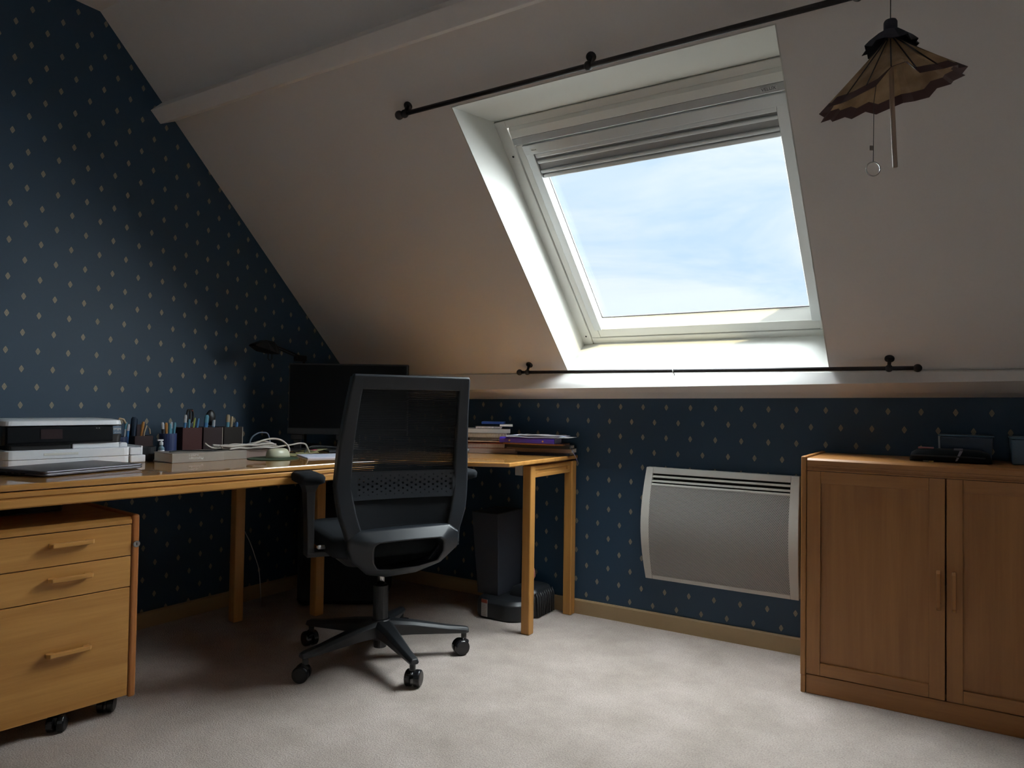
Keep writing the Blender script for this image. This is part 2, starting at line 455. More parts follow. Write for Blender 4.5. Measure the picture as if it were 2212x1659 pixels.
# boxed purlin under the slope
def YZ(x, y, z): return (x, y*1.075, (z-0.061)*1.075)
pts = [(-1.150, 2.140), (-1.1983, 2.092), (-1.1565, 2.0507), (-1.092, 2.083)]
struct(MB().prism([(-0.0, y*1.075, (z-0.061)*1.075) for y, z in pts], (XR, 0, 0)).build('trim_2', M['paint'], bevel=0.002))
# skirting boards
struct(MB().prism([(0, -0.0, 0), (0, -0.013, 0), (0, -0.013, 0.060), (0, -0.008, 0.066), (0, 0, 0.066)], (XR, 0, 0)).build('baseboard_back', M['skirt']))
struct(MB().prism([(0.0, YB, 0), (0.013, YB, 0), (0.013, YB, 0.060), (0.008, YB, 0.066), (0.0, YB, 0.066)], (0, -YB, 0)).build('baseboard_left', M['skirt']))

# ------------------------------------------------------------------ skylight
win = structure_root('window_1', SP(FX0, FS0, DT))
def wbox(mb, x0, x1, s0, s1, d0, d1):
    return mb.hexa([SP(x0,s0,d0), SP(x1,s0,d0), SP(x1,s1,d0), SP(x0,s1,d0), SP(x0,s0,d1), SP(x1,s0,d1), SP(x1,s1,d1), SP(x0,s1,d1)])
def wpart(name, mat, *boxes, bevel=0.002, parent=None):
    mb = MB(WORLD)
    for b in boxes: wbox(mb, *b)
    return mb.build(name, mat, parent or win, bevel=bevel)
# lining boards of the reveal
T = 0.004
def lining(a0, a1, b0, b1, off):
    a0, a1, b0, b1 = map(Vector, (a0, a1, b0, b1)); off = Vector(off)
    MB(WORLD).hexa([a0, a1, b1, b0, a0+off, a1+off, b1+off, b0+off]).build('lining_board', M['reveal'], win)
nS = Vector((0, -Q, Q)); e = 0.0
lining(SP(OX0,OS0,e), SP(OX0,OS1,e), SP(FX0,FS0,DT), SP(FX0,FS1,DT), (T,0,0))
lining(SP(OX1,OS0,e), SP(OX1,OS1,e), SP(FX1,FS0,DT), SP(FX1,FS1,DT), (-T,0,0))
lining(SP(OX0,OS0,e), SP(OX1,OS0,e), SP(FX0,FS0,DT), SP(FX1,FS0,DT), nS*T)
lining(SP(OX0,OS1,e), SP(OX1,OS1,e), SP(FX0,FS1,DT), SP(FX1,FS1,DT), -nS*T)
# fixed frame
wd = 0.050
wpart('frame_rail', M['frame'], (FX0, FX0+wd, FS0, FS1, 0.205, 0.33))
wpart('frame_rail', M['frame'], (FX1-wd, FX1, FS0, FS1, 0.205, 0.33))
wpart('frame_rail', M['frame'], (FX0+wd, FX1-wd, FS0, FS0+0.036, 0.212, 0.33))
wpart('frame_rail', M['frame'], (FX0+wd, FX1-wd, FS1-0.03, FS1, 0.205, 0.33))
for s in (FS0+0.055, FS1-0.145):
    for x in (FX0+0.030,):
        sc = MB(WORLD); sc.tube([SP(x, s, 0.207), SP(x, s, 0.2035)], 0.0075, n=14)
        cap = sc.build('screw_cap', M['frame'], win)
        sc = MB(WORLD); sc.tube([SP(x, s, 0.2038), SP(x, s, 0.2028)], 0.0045, n=12); sc.build('screw_hole', M['iron'], cap)
# ventilation flap along the head
mb = MB(WORLD); prof = [(FS1-0.028, 0.203), (FS1-0.040, 0.196), (FS1-0.070, 0.196), (FS1-0.074, 0.203), (FS1-0.074, 0.25), (FS1-0.028, 0.25)]
mb.prism([SP(FX0+wd+0.01, s, d) for s, d in prof], (FX1-FX0-2*wd-0.02, 0, 0)); flap = mb.build('vent_flap', M['frame'], win)
mb = MB(WORLD); prof = [(FS1-0.074, 0.200), (FS1-0.100, 0.200), (FS1-0.104, 0.207), (FS1-0.104, 0.25), (FS1-0.074, 0.25)]
mb.prism([SP(FX0+wd+0.006, s, d) for s, d in prof], (FX1-FX0-2*wd-0.012, 0, 0)); strip = mb.build('vent_strip', M['greystrip'], win, bevel=0.001)
plate = wpart('name_plate', plain('plate_grey', (0.42, 0.42, 0.42), 0.5), (2.372, 2.424, FS1-0.096, FS1-0.079, 0.1985, 0.2005), bevel=0.0)
text(plate, 'plate_text', 'VELUX', 0.015, M['iron'], frame3(SP(2.398, FS1-0.0875, 0.1983), (1,0,0), nS), 0.0003)
# sash
SX0, SX1, SS0, SS1 = FX0+0.054, FX1-0.054, FS0+0.040, FS1-0.108
sw = 0.042
wpart('sash_rail', M['frame'], (SX0, SX0+sw, SS0, SS1, 0.210, 0.30))
wpart('sash_rail', M['frame'], (SX1-sw, SX1, SS0, SS1, 0.210, 0.30))
wpart('sash_rail', M['frame'], (SX0+sw, SX1-sw, SS0, SS0+0.045, 0.214, 0.30))
wpart('sash_rail', M['frame'], (SX0+sw, SX1-sw, SS1-0.024, SS1, 0.210, 0.30))
# inner glazing bead, sloping to the pane
GX0, GX1, GS0, GS1 = SX0+sw+0.022, SX1-sw-0.022, SS0+0.082, SS1-0.03
def bead(a, b, c, d):
    mb = MB(WORLD)
    mb.loft([[SP(*p) for p in r] for r in (a, b)]); mb.build('glazing_bead', M['frame'], win)
bead([(SX0+sw, SS0+0.045, 0.216), (GX0, GS0, 0.255), (SX0+sw, GS0, 0.26)], [(SX0+sw, SS1-0.03, 0.216), (GX0, SS1-0.03, 0.255), (SX0+sw, SS1-0.03, 0.26)], 0, 0)
bead([(SX1-sw, SS0+0.045, 0.216), (GX1, GS0, 0.255), (SX1-sw, GS0, 0.26)], [(SX1-sw, SS1-0.03, 0.216), (GX1, SS1-0.03, 0.255), (SX1-sw, SS1-0.03, 0.26)], 0, 0)
bead([(SX0+sw, SS0+0.045, 0.216), (SX0+sw, GS0, 0.255), (SX0+sw, SS0+0.045, 0.26)], [(SX1-sw, SS0+0.045, 0.216), (SX1-sw, GS0, 0.255), (SX1-sw, SS0+0.045, 0.26)], 0, 0)
wpart('gasket', M['iron'], (GX0, GX1, GS0-0.0015, GS0+0.0025, 0.2535, 0.2575), bevel=0)
wpart('gasket', M['iron'], (GX0-0.001, GX0+0.002, GS0, GS1, 0.2535, 0.2575), bevel=0)
wpart('glass_pane', M['glass'], (SX0+sw-0.01, SX1-sw+0.01, SS0+0.04, SS1-0.01, 0.258, 0.262), bevel=0)
# roller blind pushed up: track frame, cassette and three stacked bars
BX0, BX1 = SX0+0.030, SX1-0.030
def track(x0, x1):
    wpart('blind_track', M['alu'], (x0, x1, SS0+0.047, SS1-0.004, 0.203, 0.225))
track(BX0, BX0+0.036); track(BX1-0.036, BX1)
cas = wpart('blind_cassette', M['alu'], (BX0, BX1, SS1-0.042, SS1-0.002, 0.200, 0.226))
bt = wpart('brand_tag', M['frame'], (BX0+0.035, BX0+0.058, SS1-0.030, SS1-0.018, 0.1992, 0.2004), parent=win, bevel=0)
text(bt, 'plate_text', 'VELUX', 0.0075, M['iron'], frame3(SP(BX0+0.0465, SS1-0.024, 0.1991), (1,0,0), nS), 0.0002)
M['blind_dark'] = plain('blind_cloth', (0.30, 0.30, 0.30), 0.6)
bx0, bx1 = BX0+0.036, BX1-0.036
s = SS1-0.044
for k, (h, d, mt) in enumerate(((0.020, 0.208, 'alu'), (0.010, 0.216, 'blind_dark'), (0.014, 0.206, 'alu'), (0.026, 0.213, 'blind_dark'), (0.014, 0.205, 'alu'), (0.006, 0.214, 'blind_dark'), (0.018, 0.210, 'alu'))):
    wpart('blind_bar' if mt == 'alu' else 'blind_cloth', M[mt], (bx0, bx1, s-h, s, d, 0.228), bevel=0.004 if mt == 'alu' else 0.001)
    s -= h
# small curtain hook forgotten on the lower rod comes with the rods below

# ------------------------------------------------------------------ curtain rods
def rod(label, x0, x1, s, off, r, brackets, cat='curtain rod', extra=0.0):
    t = thing('curtain_rod', label, cat, SP(x0, s, -off))
    MB(WORLD).tube([SP(x0, s, -off), SP(x1, s, -off)], r, n=12).build('pole', M['iron'], t, smooth=True)
    for x in (x0, x1):
        mb = MB(WORLD); mb.ball(SP(x, s, -off), r*1.9); mb.build('finial', M['iron'], t, smooth=True)
    for x in brackets:
        mb = MB(WORLD); mb.tube([SP(x, s+0.012, 0.0), SP(x, s+0.012, -0.005)], 0.016, n=16)
        mb.tube([SP(x, s+0.012, -0.004), SP(x, s+0.002, -off)], 0.006, n=10)
        mb.ball(SP(x, s, -off), r*1.75); mb.build('bracket', M['iron'], t, smooth=True)
    return t
rod('long dark iron curtain rod running above the skylight', 1.190, 2.98, 1.459, 0.040, 0.0085, (1.215, 1.950, 2.70))
low = rod('dark iron curtain rod at the foot of the skylight with round knob ends', 1.163, 2.780, 0.196, 0.040, 0.0075, (1.205, 2.692))
mb = MB(WORLD); c = SP(1.905, 0.196, -0.040)
mb.tube([(c[0], c[1]+0.010*math.cos(a), c[2]+0.010*math.sin(a)) for a in [k*0.4 for k in range(3, 15)]] + [(c[0]+0.004, c[1]+0.002, c[2]-0.020)], 0.0018, n=6)
tag(mb.build('curtain_hook', M['ink_white'], smooth=True), 'small white curtain hook hanging on the lower rod under the skylight', 'hook')

# ------------------------------------------------------------------ left desk
t = thing('office_desk', 'long beech desk along the left wall carrying the printer and the mouse', 'desk', dw(0.66, -1.59), DESK_RZ)
def dbox(name, mat, a, b, parent, bevel=0.003): return MB(DESK).box(a, b).build(name, mat, parent, bevel=bevel)
U0, U1, MB_, MF = -2.45, -0.735, 0.300, 1.030
MB(DESK).box((MB_, U0, 0.712), (MF, U1, 0.730)).build('tabletop', M['top_y'], t, bevel=0.004)
mb = MB(DESK)
prof = [(1.004, 0.709), (1.024, 0.709), (1.027, 0.706), (1.027, 0.695), (1.021, 0.692), (1.021, 0.690), (1.028, 0.687), (1.028, 0.668), (1.024, 0.664), (1.004, 0.664)]
mb.prism([(m, U0+0.02, z) for m, z in prof], (0, U1-U0-0.04, 0)); mb.build('apron', M['wood_y'], t, bevel=0.0015)
dbox('apron', M['wood_y'], (MB_+0.01, U0+0.02, 0.664), (MB_+0.03, U1-0.02, 0.709), t)
for m0, u0 in ((0.505, -0.676), (0.957, U0+0.03), (0.325, -0.965), (0.325, U0+0.03)):
    dbox('leg', M['wood_z'], (m0, u0, 0.0), (m0+0.045, u0+0.045, 0.709), t, 0.004)
dbox('stretcher', M['wood_x'], (0.370, U0+0.042, 0.655), (0.957, U0+0.062, 0.709), t)
# ------------------------------------------------------------------ corner desk with the slanting front
t = thing('corner_desk', 'beech corner desk with slanting front and open end frame by the radiator', 'desk', (0.80, -0.40, 0))
poly = [(0.937, -0.842), (1.398, -0.608), (1.394, -0.014), (0.016, -0.014), (0.016, -0.690), (0.205, -0.762)]
MB(WORLD).prism([(x, y, 0.712) for x, y in poly], (0, 0, 0.018)).build('tabletop', M['top_x'], t, bevel=0.004)
MB(WORLD).box((1.342, -0.417, 0), (1.382, -0.377, 0.704)).build('leg', M['wood_z'], t, bevel=0.004)
MB(WORLD).box((1.346, -0.058, 0), (1.388, -0.016, 0.704)).build('leg', M['wood_z'], t, bevel=0.004)
MB(WORLD).box((0.030, -0.075, 0), (0.072, -0.033, 0.704)).build('leg', M['wood_z'], t, bevel=0.004)
mb = MB(WORLD); y0, y1, z0, z1 = -0.377, -0.058, 0.652, 0.702
mb.box((1.346, y0, z0), (1.372, y1, z1)); ap = mb.build('end_rail', M['wood_y'], t, bevel=0.003)
mb = MB(WORLD)                                    # routed finger groove: a raised frame round a sunk channel
gy0, gy1, gz0, gz1 = y0+0.024, y1-0.026, 0.668, 0.684
for a, b in (((1.372, y0, gz1), (1.377, y1, z1)), ((1.372, y0, z0), (1.377, y1, gz0)), ((1.372, y0, gz0), (1.377, gy0, gz1)), ((1.372, gy1, gz0), (1.377, y1, gz1))):
    mb.box(a, b)
mb.build('grooved_face', M['wood_y'], t, bevel=0.0015)
MB(WORLD).box((0.07, -0.050, 0.652), (1.346, -0.030, 0.702)).build('back_rail', M['wood_x'], t, bevel=0.003)
MB(WORLD).box((1.300, -0.412, 0.660), (1.338, -0.400, 0.710)).build('bracket', M['alu'], t, bevel=0.002)

# ------------------------------------------------------------------ drawer unit on castors
t = thing('drawer_unit', 'beech drawer unit on black castors under the left desk', 'drawer unit', dw(0.72, -1.845), DESK_RZ)
PF = 0.970
def side(u0, u1):
    mb = MB(DESK); mb.box((0.48, u0, 0.050), (PF+0.004, u1, 0.607)); return mb.build('side_panel', M['wood_red'], t, bevel=0.007, seg=3)
rs = side(-1.6555, -1.6340); side(-2.056, -2.0345)
mb = MB(DESK); mb.prism([(0.49, -2.034, 0.580), (PF, -2.034, 0.580), (PF, -2.034, 0.592), (PF-0.012, -2.034, 0.601), (0.49, -2.034, 0.601)], (0, 0.378, 0))
mb.build('top_board', M['wood_y'], t, bevel=0.0015)
dbox('back_panel', M['wood_z'], (0.482, -2.034, 0.055), (0.494, -1.656, 0.58), t)
dbox('bottom_panel', M['wood_y'], (0.494, -2.034, 0.056), (0.945, -1.656, 0.070), t)
for z0, z1, hz in ((0.484, 0.5775, 0.544), (0.389, 0.4815, 0.446), (0.0585, 0.3865, 0.236)):
    d = dbox('drawer', M['wood_y'], (0.951, -2.0325, z0), (PF, -1.6575, z1), t, 0.0015)
    MB(DESK).box((0.50, -2.02, z0+0.008), (0.951, -1.67, z1-0.02)).build('drawer_box', M['wood_y'], d)
    mb = MB(DESK); c = -1.827
    o8 = [(PF, -.056), (PF+.014, -.060), (PF+.026, -.052), (PF+.026, .052), (PF+.014, .060), (PF, .056), (PF, .040), (PF+.013, .036), (PF+.013, -.036), (PF, -.040)]
    mb.prism([(m, c+u, hz-0.006) for m, u in o8], (0, 0, 0.012)); mb.build('handle', M['wood_y'], d, bevel=0.002)
mb = MB(DESK); mb.tube([(PF+0.003, -1.6445, 0.517), (PF+0.0085, -1.6445, 0.517)], 0.0100, n=18)
lock = mb.build('lock', M['chrome'], t)
mb = MB(DESK); mb.box((PF+0.0084, -1.6455, 0.513), (PF+0.0090, -1.6435, 0.521)); mb.build('key_slot', M['dark_gap'], lock)
def castor(m, u, ang, parent, r=0.0245, top=0.0575):
    fr = Matrix.Translation(dw(m, u)) @ Matrix.Rotation(DESK_RZ+ang, 4, 'Z')
    mb = MB(fr)
    for sx in (-0.0135, 0.0135):
        mb.lathe([(r*0.80, -0.010+sx), (r, -0.007+sx), (r, 0.007+sx), (r*0.80, 0.010+sx)], (0, 0, r), 'X', 22)
    mb.box((-0.018, -0.012, r), (0.018, 0.020, r+0.020)); mb.lathe([(0.007, r+0.018), (0.007, top)], (0, 0.014, 0), 'Z', 12)
    return mb.build('castor', M['castor'], parent, bevel=0.0015)
castor(0.905, -1.690, 0.9, t); castor(0.905, -2.005, 0.4, t); castor(0.53, -1.69, 0.2, t); castor(0.53, -2.005, 0.5, t)
castor(0.940, -1.838, 0.9, t)
# dark flat device on the drawer unit
t = thing('flat_device', 'flat dark grey box-shaped device lying on top of the drawer unit', 'device', dw(0.58, -1.87, 0.602), DESK_RZ)
dbox('casing', M['device'], (0.50, -2.01, 0.6012), (0.705, -1.757, 0.650), t, 0.006)
dbox('front_edge', M['charcoal'], (0.7055, -2.00, 0.606), (0.712, -1.766, 0.640), t, 0.002)

# ------------------------------------------------------------------ low cabinet on the right
t = thing('cabinet', 'low beech cabinet with two framed doors standing right of the radiator', 'cabinet', (2.87, -0.20, 0))
CX0, CX1, CF, CB = 2.444, 3.300, -0.388, -0.016
for x0, x1 in ((CX0, CX0+0.0175), (CX1-0.0175, CX1)):
    MB().box((x0-2.87, CF-0.004+0.20, 0.058), (x1-2.87, CB+0.20, 0.800)).build('side_panel', M['cab_z'], t, bevel=0.004)
    MB().box((x0-2.87+0.001, CF+0.20, 0.0), (x1-2.87-0.001, CB+0.20, 0.058)).build('foot', M['cab_z'], t, bevel=0.002)
x0, x1 = CX0+0.018-2.87, CX1-0.018-2.87
mb = MB(); mb.prism([(x0, CF+0.20, 0.772), (x0, CF+0.20, 0.787), (x0, CF+0.208, 0.794), (x0, CB+0.20, 0.794), (x0, CB+0.20, 0.772)], (x1-x0, 0, 0))
mb.build('top_board', M['cab_x'], t, bevel=0.001)
y = CF+0.20
mb = MB(); mb.box((x0, y+0.0035, 0.7525), (x1, y+0.020, 0.7718)); rail = mb.build('top_rail', M['cab_x'], t)
mb = MB(); mb.box((x0, y, 0.7525), (x1, y+0.0035, 0.7580)); mb.box((x0, y, 0.7655), (x1, y+0.0035, 0.7718))
mb.box((x0, y, 0.7580), (x0+0.02, y+0.0035, 0.7655)); mb.box((x1-0.02, y, 0.7580), (x1, y+0.0035, 0.7655))
mb.build('grooved_face', M['cab_x'], rail, bevel=0.001)
MB().box((x0, y+0.002, 0.0), (x1, y+0.02, 0.0635)).build('plinth', M['cab_x'], t, bevel=0.002)
MB().box((x0, CB+0.19, 0.06), (x1, CB+0.20, 0.772)).build('back_panel', M['cab_z'], t)
MB().box((x0, y+0.03, 0.064), (x1, CB+0.19, 0.078)).build('bottom_board', M['cab_x'], t)
MB().box((x0, y+0.03, 0.40), (x1, CB+0.19, 0.416)).build('shelf', M['cab_x'], t)
DZ0, DZ1 = 0.0665, 0.7510
for x0, x1, hx in ((2.4628, 2.8680, 2.851), (2.8722, 3.2795, 2.8925)):
    a, b = x0-2.87, x1-2.87; w = 0.0435; h = 0.040
    d = MB().box((a+w-0.004, y+0.0095, DZ0+h-0.004), (b-w+0.004, y+0.0150, DZ1-h+0.004)).build('door', M['cab_z'], t)
    for p, q in ((a, a+w), (b-w, b)):
        MB().box((p, y, DZ0), (q, y+0.019, DZ1)).build('stile', M['cab_z'], d, bevel=0.0012)
    for p, q in ((DZ0, DZ0+h), (DZ1-h, DZ1)):
        MB().box((a+w+0.0004, y+0.0003, p), (b-w-0.0004, y+0.019, q)).build('rail', M['cab_x'], d, bevel=0.0012)
    mb = MB(); hx -= 2.87
    pr = [(0, -.058), (-.012, -.062), (-.022, -.053), (-.022, .053), (-.012, .062), (0, .058), (0, .044), (-.012, .038), (-.012, -.038), (0, -.044)]
    mb.prism([(hx-0.006, y+p, 0.4055+q) for p, q in pr], (0.012, 0, 0)); mb.build('handle', M['cab_z'], d, bevel=0.002)

# ------------------------------------------------------------------ radiator
t = thing('radiator', 'white electric panel heater with perforated bowed front on the wall', 'radiator', (2.05, -0.02, 0.215))
RX0, RX1, RZ0, RZ1 = 1.742, 2.372, 0.218, 0.697
def bow(z): return -0.040 - 0.050*math.sin(math.pi*min(max((z-RZ0)/(RZ1-RZ0), 0), 1))
def curved(name, mat, x0, x1, z0, z1, out_, thick, n, parent, bevel=0.0015, grow=0.0):
    mb = MB(WORLD); rings = []
    for k in range(n+1):
        z = z0 + (z1-z0)*k/n; y = bow(z) - out_; g = grow*math.sin(math.pi*(z-RZ0)/(RZ1-RZ0))
        xa, xb = (x0-g, x1) if x0 < 2.0 else (x0, x1+g)
        if not grow: xa, xb = x0, x1
        rings.append([(xa, y, z), (xb, y, z), (xb, y+thick, z), (xa, y+thick, z)])
    mb.loft(rings); return mb.build(name, mat, parent, bevel=bevel)
MB(WORLD).box((RX0+0.03, -0.038, RZ0+0.02), (RX1-0.03, -0.004, RZ1-0.02)).build('back_case', M['dark_gap'], t)
curved('side_strip', M['rad'], RX0, RX0+0.031, RZ0, RZ1, 0.0, 0.035, 16, t, grow=0.006)
curved('side_strip', M['rad'], RX1-0.031, RX1, RZ0, RZ1, 0.0, 0.035, 16, t, grow=0.006)
a, b = RX0+0.0315, RX1-0.0315
curved('top_rail', M['rad'], a, b, 0.672, RZ1, 0.0, 0.03, 3, t)
for z in (0.655, 0.636): curved('louvre', M['rad'], a, b, z, z+0.008, -0.002, 0.02, 1, t)
curved('grille_edge', M['rad'], a, b, 0.622, 0.630, -0.001, 0.02, 1, t)
curved('louvre_shadow', M['dark_gap'], a, b, 0.622, 0.672, -0.014, 0.004, 2, t)
curved('grille', M['grille'], a, b, RZ0+0.017, 0.623, -0.003, 0.004, 14, t, bevel=0)
curved('bottom_rail', M['rad'], a, b, RZ0, RZ0+0.018, 0.0, 0.03, 2, t)

# ------------------------------------------------------------------ office chair
CH_RZ = R(151-90)
ch = thing('office_chair', 'black swivel chair with mesh back on five castors at the desk corner', 'chair', (1.058, -0.964, 0), CH_RZ)
CHM = MX[ch.name]
star = [(-0.310, -0.108), (0.010, -0.329), (0.311, -0.091), (-0.206, 0.262), (0.183, 0.270)]
MB().lathe([(0.030, 0.075), (0.046, 0.090), (0.048, 0.135), (0.036, 0.150)], n=20).build('hub', M['black'], ch, smooth=False)
MB().lathe([(0.024, 0.045), (0.024, 0.150), (0.028, 0.152), (0.028, 0.275), (0.020, 0.280)], n=20).build('gas_lift', M['black'], ch)
MB().lathe([(0.0135, 0.27), (0.0135, 0.36)], n=18).build('piston', M['chrome'], ch, smooth=True)
for k, (x, y) in enumerate(star):
    d = Vector((x, y, 0)).normalized(); L = 0.322; n = Vector((-d.y, d.x, 0))
    def sec(rad, w, z0, z1):
        p = d*rad; return [p - n*w*0.7 + Vector((0,0,z0)), p + n*w*0.7 + Vector((0,0,z0)), p + n*w + Vector((0,0,z1-0.012)), p + n*w*0.55 + Vector((0,0,z1)), p - n*w*0.55 + Vector((0,0,z1)), p - n*w + Vector((0,0,z1-0.012))]
    mb = MB(); mb.loft([sec(0.025, 0.038, 0.088, 0.148), sec(0.12, 0.030, 0.088, 0.137), sec(0.26, 0.021, 0.082, 0.112), sec(L, 0.019, 0.080, 0.104), sec(L+0.014, 0.016, 0.082, 0.099)])
    leg = mb.build('leg', M['black'], ch, smooth='auto', bevel=0.003, seg=3)
    mb = MB(); mb.tube([d*(L-0.004) + Vector((0,0,0.084)), d*(L-0.004) + Vector((0,0,0.058))], 0.0105, n=12)
    a = (2.1, 0.35, 2.6, 1.3, 0.2)[k] - CH_RZ
    fr = Matrix.Translation(d*(L-0.004)) @ Matrix.Rotation(a, 4, 'Z')
    mb2 = MB(); r = 0.0285
    for sx in (-0.0155, 0.0155):
        s0 = -1 if sx < 0 else 1
        mb2.lathe([(r*0.55, sx+s0*0.012), (r*0.86, sx+s0*0.0115), (r, sx+s0*0.007), (r, sx-s0*0.009), (r*0.8, sx-s0*0.010)], (0, 0.012, r), 'X', 24)
    mb2.tube([(-0.004, -0.012, r+0.012), (-0.004, 0.012, r+0.026)], 0.013, n=10); mb2.bm.transform(fr)
    tmp = bpy.data.meshes.new('tmp'); mb2.bm.to_mesh(tmp); mb2.bm.free(); mb.bm.from_mesh(tmp); bpy.data.meshes.remove(tmp)
    mb.build('castor', M['castor'], leg, bevel=0.0012)
# back shell profile: height -> distance behind the column, half width
PR = [(0.36, 0.185, 0.105), (0.42, 0.222, 0.165), (0.50, 0.245, 0.207), (0.60, 0.238, 0.237), (0.68, 0.226, 0.245), (0.80, 0.238, 0.238), (0.92, 0.265, 0.226), (1.055, 0.305, 0.212)]
def bw(z):
    if z <= PR[0][0]: return PR[0][1:]
    for (a, b0, w0), (c, b1, w1) in zip(PR, PR[1:]):
        if z <= c:
            k = (z-a)/(c-a); k = k*k*(3-2*k)*0.35 + k*0.65; return b0+(b1-b0)*k, w0+(w1-w0)*k
    return PR[-1][1:]
ZS = [0.40, 0.44, 0.48, 0.53, 0.58, 0.63, 0.68, 0.74, 0.80, 0.86, 0.92, 0.98, 1.02, 1.048]
for sgn in (-1, 1):
    rings = []
    for z in ZS:
        b, w = bw(z); wd_ = 0.040 if z < 0.95 else 0.040
        wd_ = 0.060 - 0.018*min(1, abs(z-0.58)/0.42)
        xo, xi = sgn*w, sgn*(w-wd_)
        rings.append([(xo, -b+0.028, z), (xo, -b-0.004, z), (sgn*(w-0.006), -b-0.010, z), (xi+sgn*0.004, -b-0.010, z), (xi, -b-0.005, z), (xi, -b+0.020, z)])
    MB().loft(rings).build('back_upright', M['charcoal'], ch, smooth='auto', bevel=0.003, seg=3)
mb = MB(); b, w = bw(1.05); b2, w2 = bw(1.006)
mb.loft([[(x, -bb - dy, z) for (z, bb, dy) in ((1.006, b2, 0.009), (1.050, b, 0.010), (1.056, b, 0.004), (1.056, b, -0.020), (1.046, b, -0.026), (1.006, b2, -0.022))] for x in (-w+0.004, -0.1, 0.1, w-0.004)])
mb.build('back_top_bar', M['charcoal'], ch, bevel=0.003)
# netting
zs = [0.50 + (1.02-0.50)*k/16 for k in range(17)]; rings = []
for z in zs:
    b, w = bw(z); w -= 0.030
    rings.append([(w*(-1+2*k/10), -b+0.004+0.020*math.cos(math.pi*(-1+2*k/10)/2)-0.002, z) for k in range(11)])
MB().loft(rings, cap=False, closed=False).build('back_mesh', M['chairmesh'], ch, smooth=True)
# padded inner back behind the netting (lower half reads solid)
rings = []
for z in [0.49, 0.55, 0.60, 0.655]:
    b, w = bw(z); w -= 0.034
    rings.append([(w*(-1+2*k/8), -b+0.030+0.016*math.cos(math.pi*(-1+2*k/8)/2), z) for k in range(9)])
MB().loft(rings, cap=False, closed=False).build('lower_cover', M['black_soft'], ch, smooth=True)
# lumbar panel with real punched holes
mb = MB(); nx, nz = 22, 8
X0, X1, Z0, Z1 = -0.195, 0.195, 0.628, 0.724
def lum(x, z): 
    b, w = bw(z); return (x, -b + 0.016*math.cos(math.pi*x/(2*0.215)) - 0.006, z)
mx0, mx1, mz0, mz1 = X0+0.026, X1-0.012, Z0+0.012, Z1-0.010
cw, chh = (mx1-mx0)/nx, (mz1-mz0)/nz
for j in range(nz):
    for i in range(nx):
        cx, cz = mx0+(i+0.5)*cw, mz0+(j+0.5)*chh
        cn = [(cx-cw/2, cz-chh/2), (cx+cw/2, cz-chh/2), (cx+cw/2, cz+chh/2), (cx-cw/2, cz+chh/2)]
        if (i+j) % 2: mb.face([mb.v(lum(*q)) for q in cn]); continue
        big = 1-abs(j+0.5-nz/2)/(nz/2); r = 0.0020+0.0032*big
        hv = [mb.v(lum(cx+r*math.cos(R(-135+45*q)), cz+r*math.sin(R(-135+45*q)))) for q in range(8)]
        cv = [mb.v(lum(*q)) for q in cn]
        for q in range(4):
            mb.face([cv[q], cv[(q+1)%4], hv[(2*q+2)%8], hv[(2*q+1)%8], hv[2*q]])
for a, b, c, d in ((X0, X1, Z0, mz0), (X0, X1, mz1, Z1), (X0, mx0, mz0, mz1), (mx1, X1, mz0, mz1)):
    n = 10
    for k in range(n):
        xa, xb = a+(b-a)*k/n, a+(b-a)*(k+1)/n
        mb.face([mb.v(lum(xa, c)), mb.v(lum(xb, c)), mb.v(lum(xb, d)), mb.v(lum(xa, d))])
bmesh.ops.remove_doubles(mb.bm, verts=mb.bm.verts[:], dist=1e-5)
lp = mb.build('lumbar_panel', M['charcoal'], ch); so = lp.modifiers.new('thick', 'SOLIDIFY'); so.thickness = 0.003; so.offset = 1
# lower carrier shell with the open slot
def sh(x, z, ex=0.002):
    b, _ = bw(z); return (x, -b - 0.012 - ex, z)
outl = [(-0.205, 0.500), (-0.165, 0.528), (0.0, 0.531), (0.165, 0.533), (0.203, 0.505), (0.206, 0.450), (0.150, 0.392), (0.060, 0.358), (-0.050, 0.352), (-0.120, 0.366), (-0.190, 0.430), (-0.204, 0.470)]
hole = [(-0.118, 0.478), (-0.100, 0.487), (0.0, 0.490), (0.115, 0.490), (0.132, 0.478), (0.134, 0.440), (0.118, 0.408), (0.050, 0.392), (-0.050, 0.388), (-0.096, 0.392), (-0.112, 0.416), (-0.117, 0.450)]
mb = MB(); fo = [mb.v(sh(*p)) for p in outl]; fh = [mb.v(sh(p[0], p[1], 0.036)) for p in hole]
bo = [mb.v((p[0]*0.97, sh(*p)[1]+0.075, p[1])) for p in outl]; bh = [mb.v((p[0]*0.98, sh(*p)[1]+0.075, p[1])) for p in hole]
for i in range(12):
    j = (i+1) % 12
    mb.face([fo[i], fo[j], fh[j], fh[i]]); mb.face([fo[i], bo[i], bo[j], fo[j]]); mb.face([fh[i], fh[j], bh[j], bh[i]]); mb.face([bo[i], bh[i], bh[j], bo[j]])
mb.build('back_carrier', M['charcoal'], ch, smooth='auto', bevel=0.010, seg=4)
MB().box((-0.12, -0.165, 0.375), (0.12, -0.03, 0.435)).build('mechanism', M['black'], ch, bevel=0.012)
MB().tube([(-0.06, -0.18, 0.435), (0.07, -0.185, 0.440), (0.10, -0.18, 0.452)], 0.009, n=10).build('tilt_lever', M['charcoal'], ch, smooth=True)
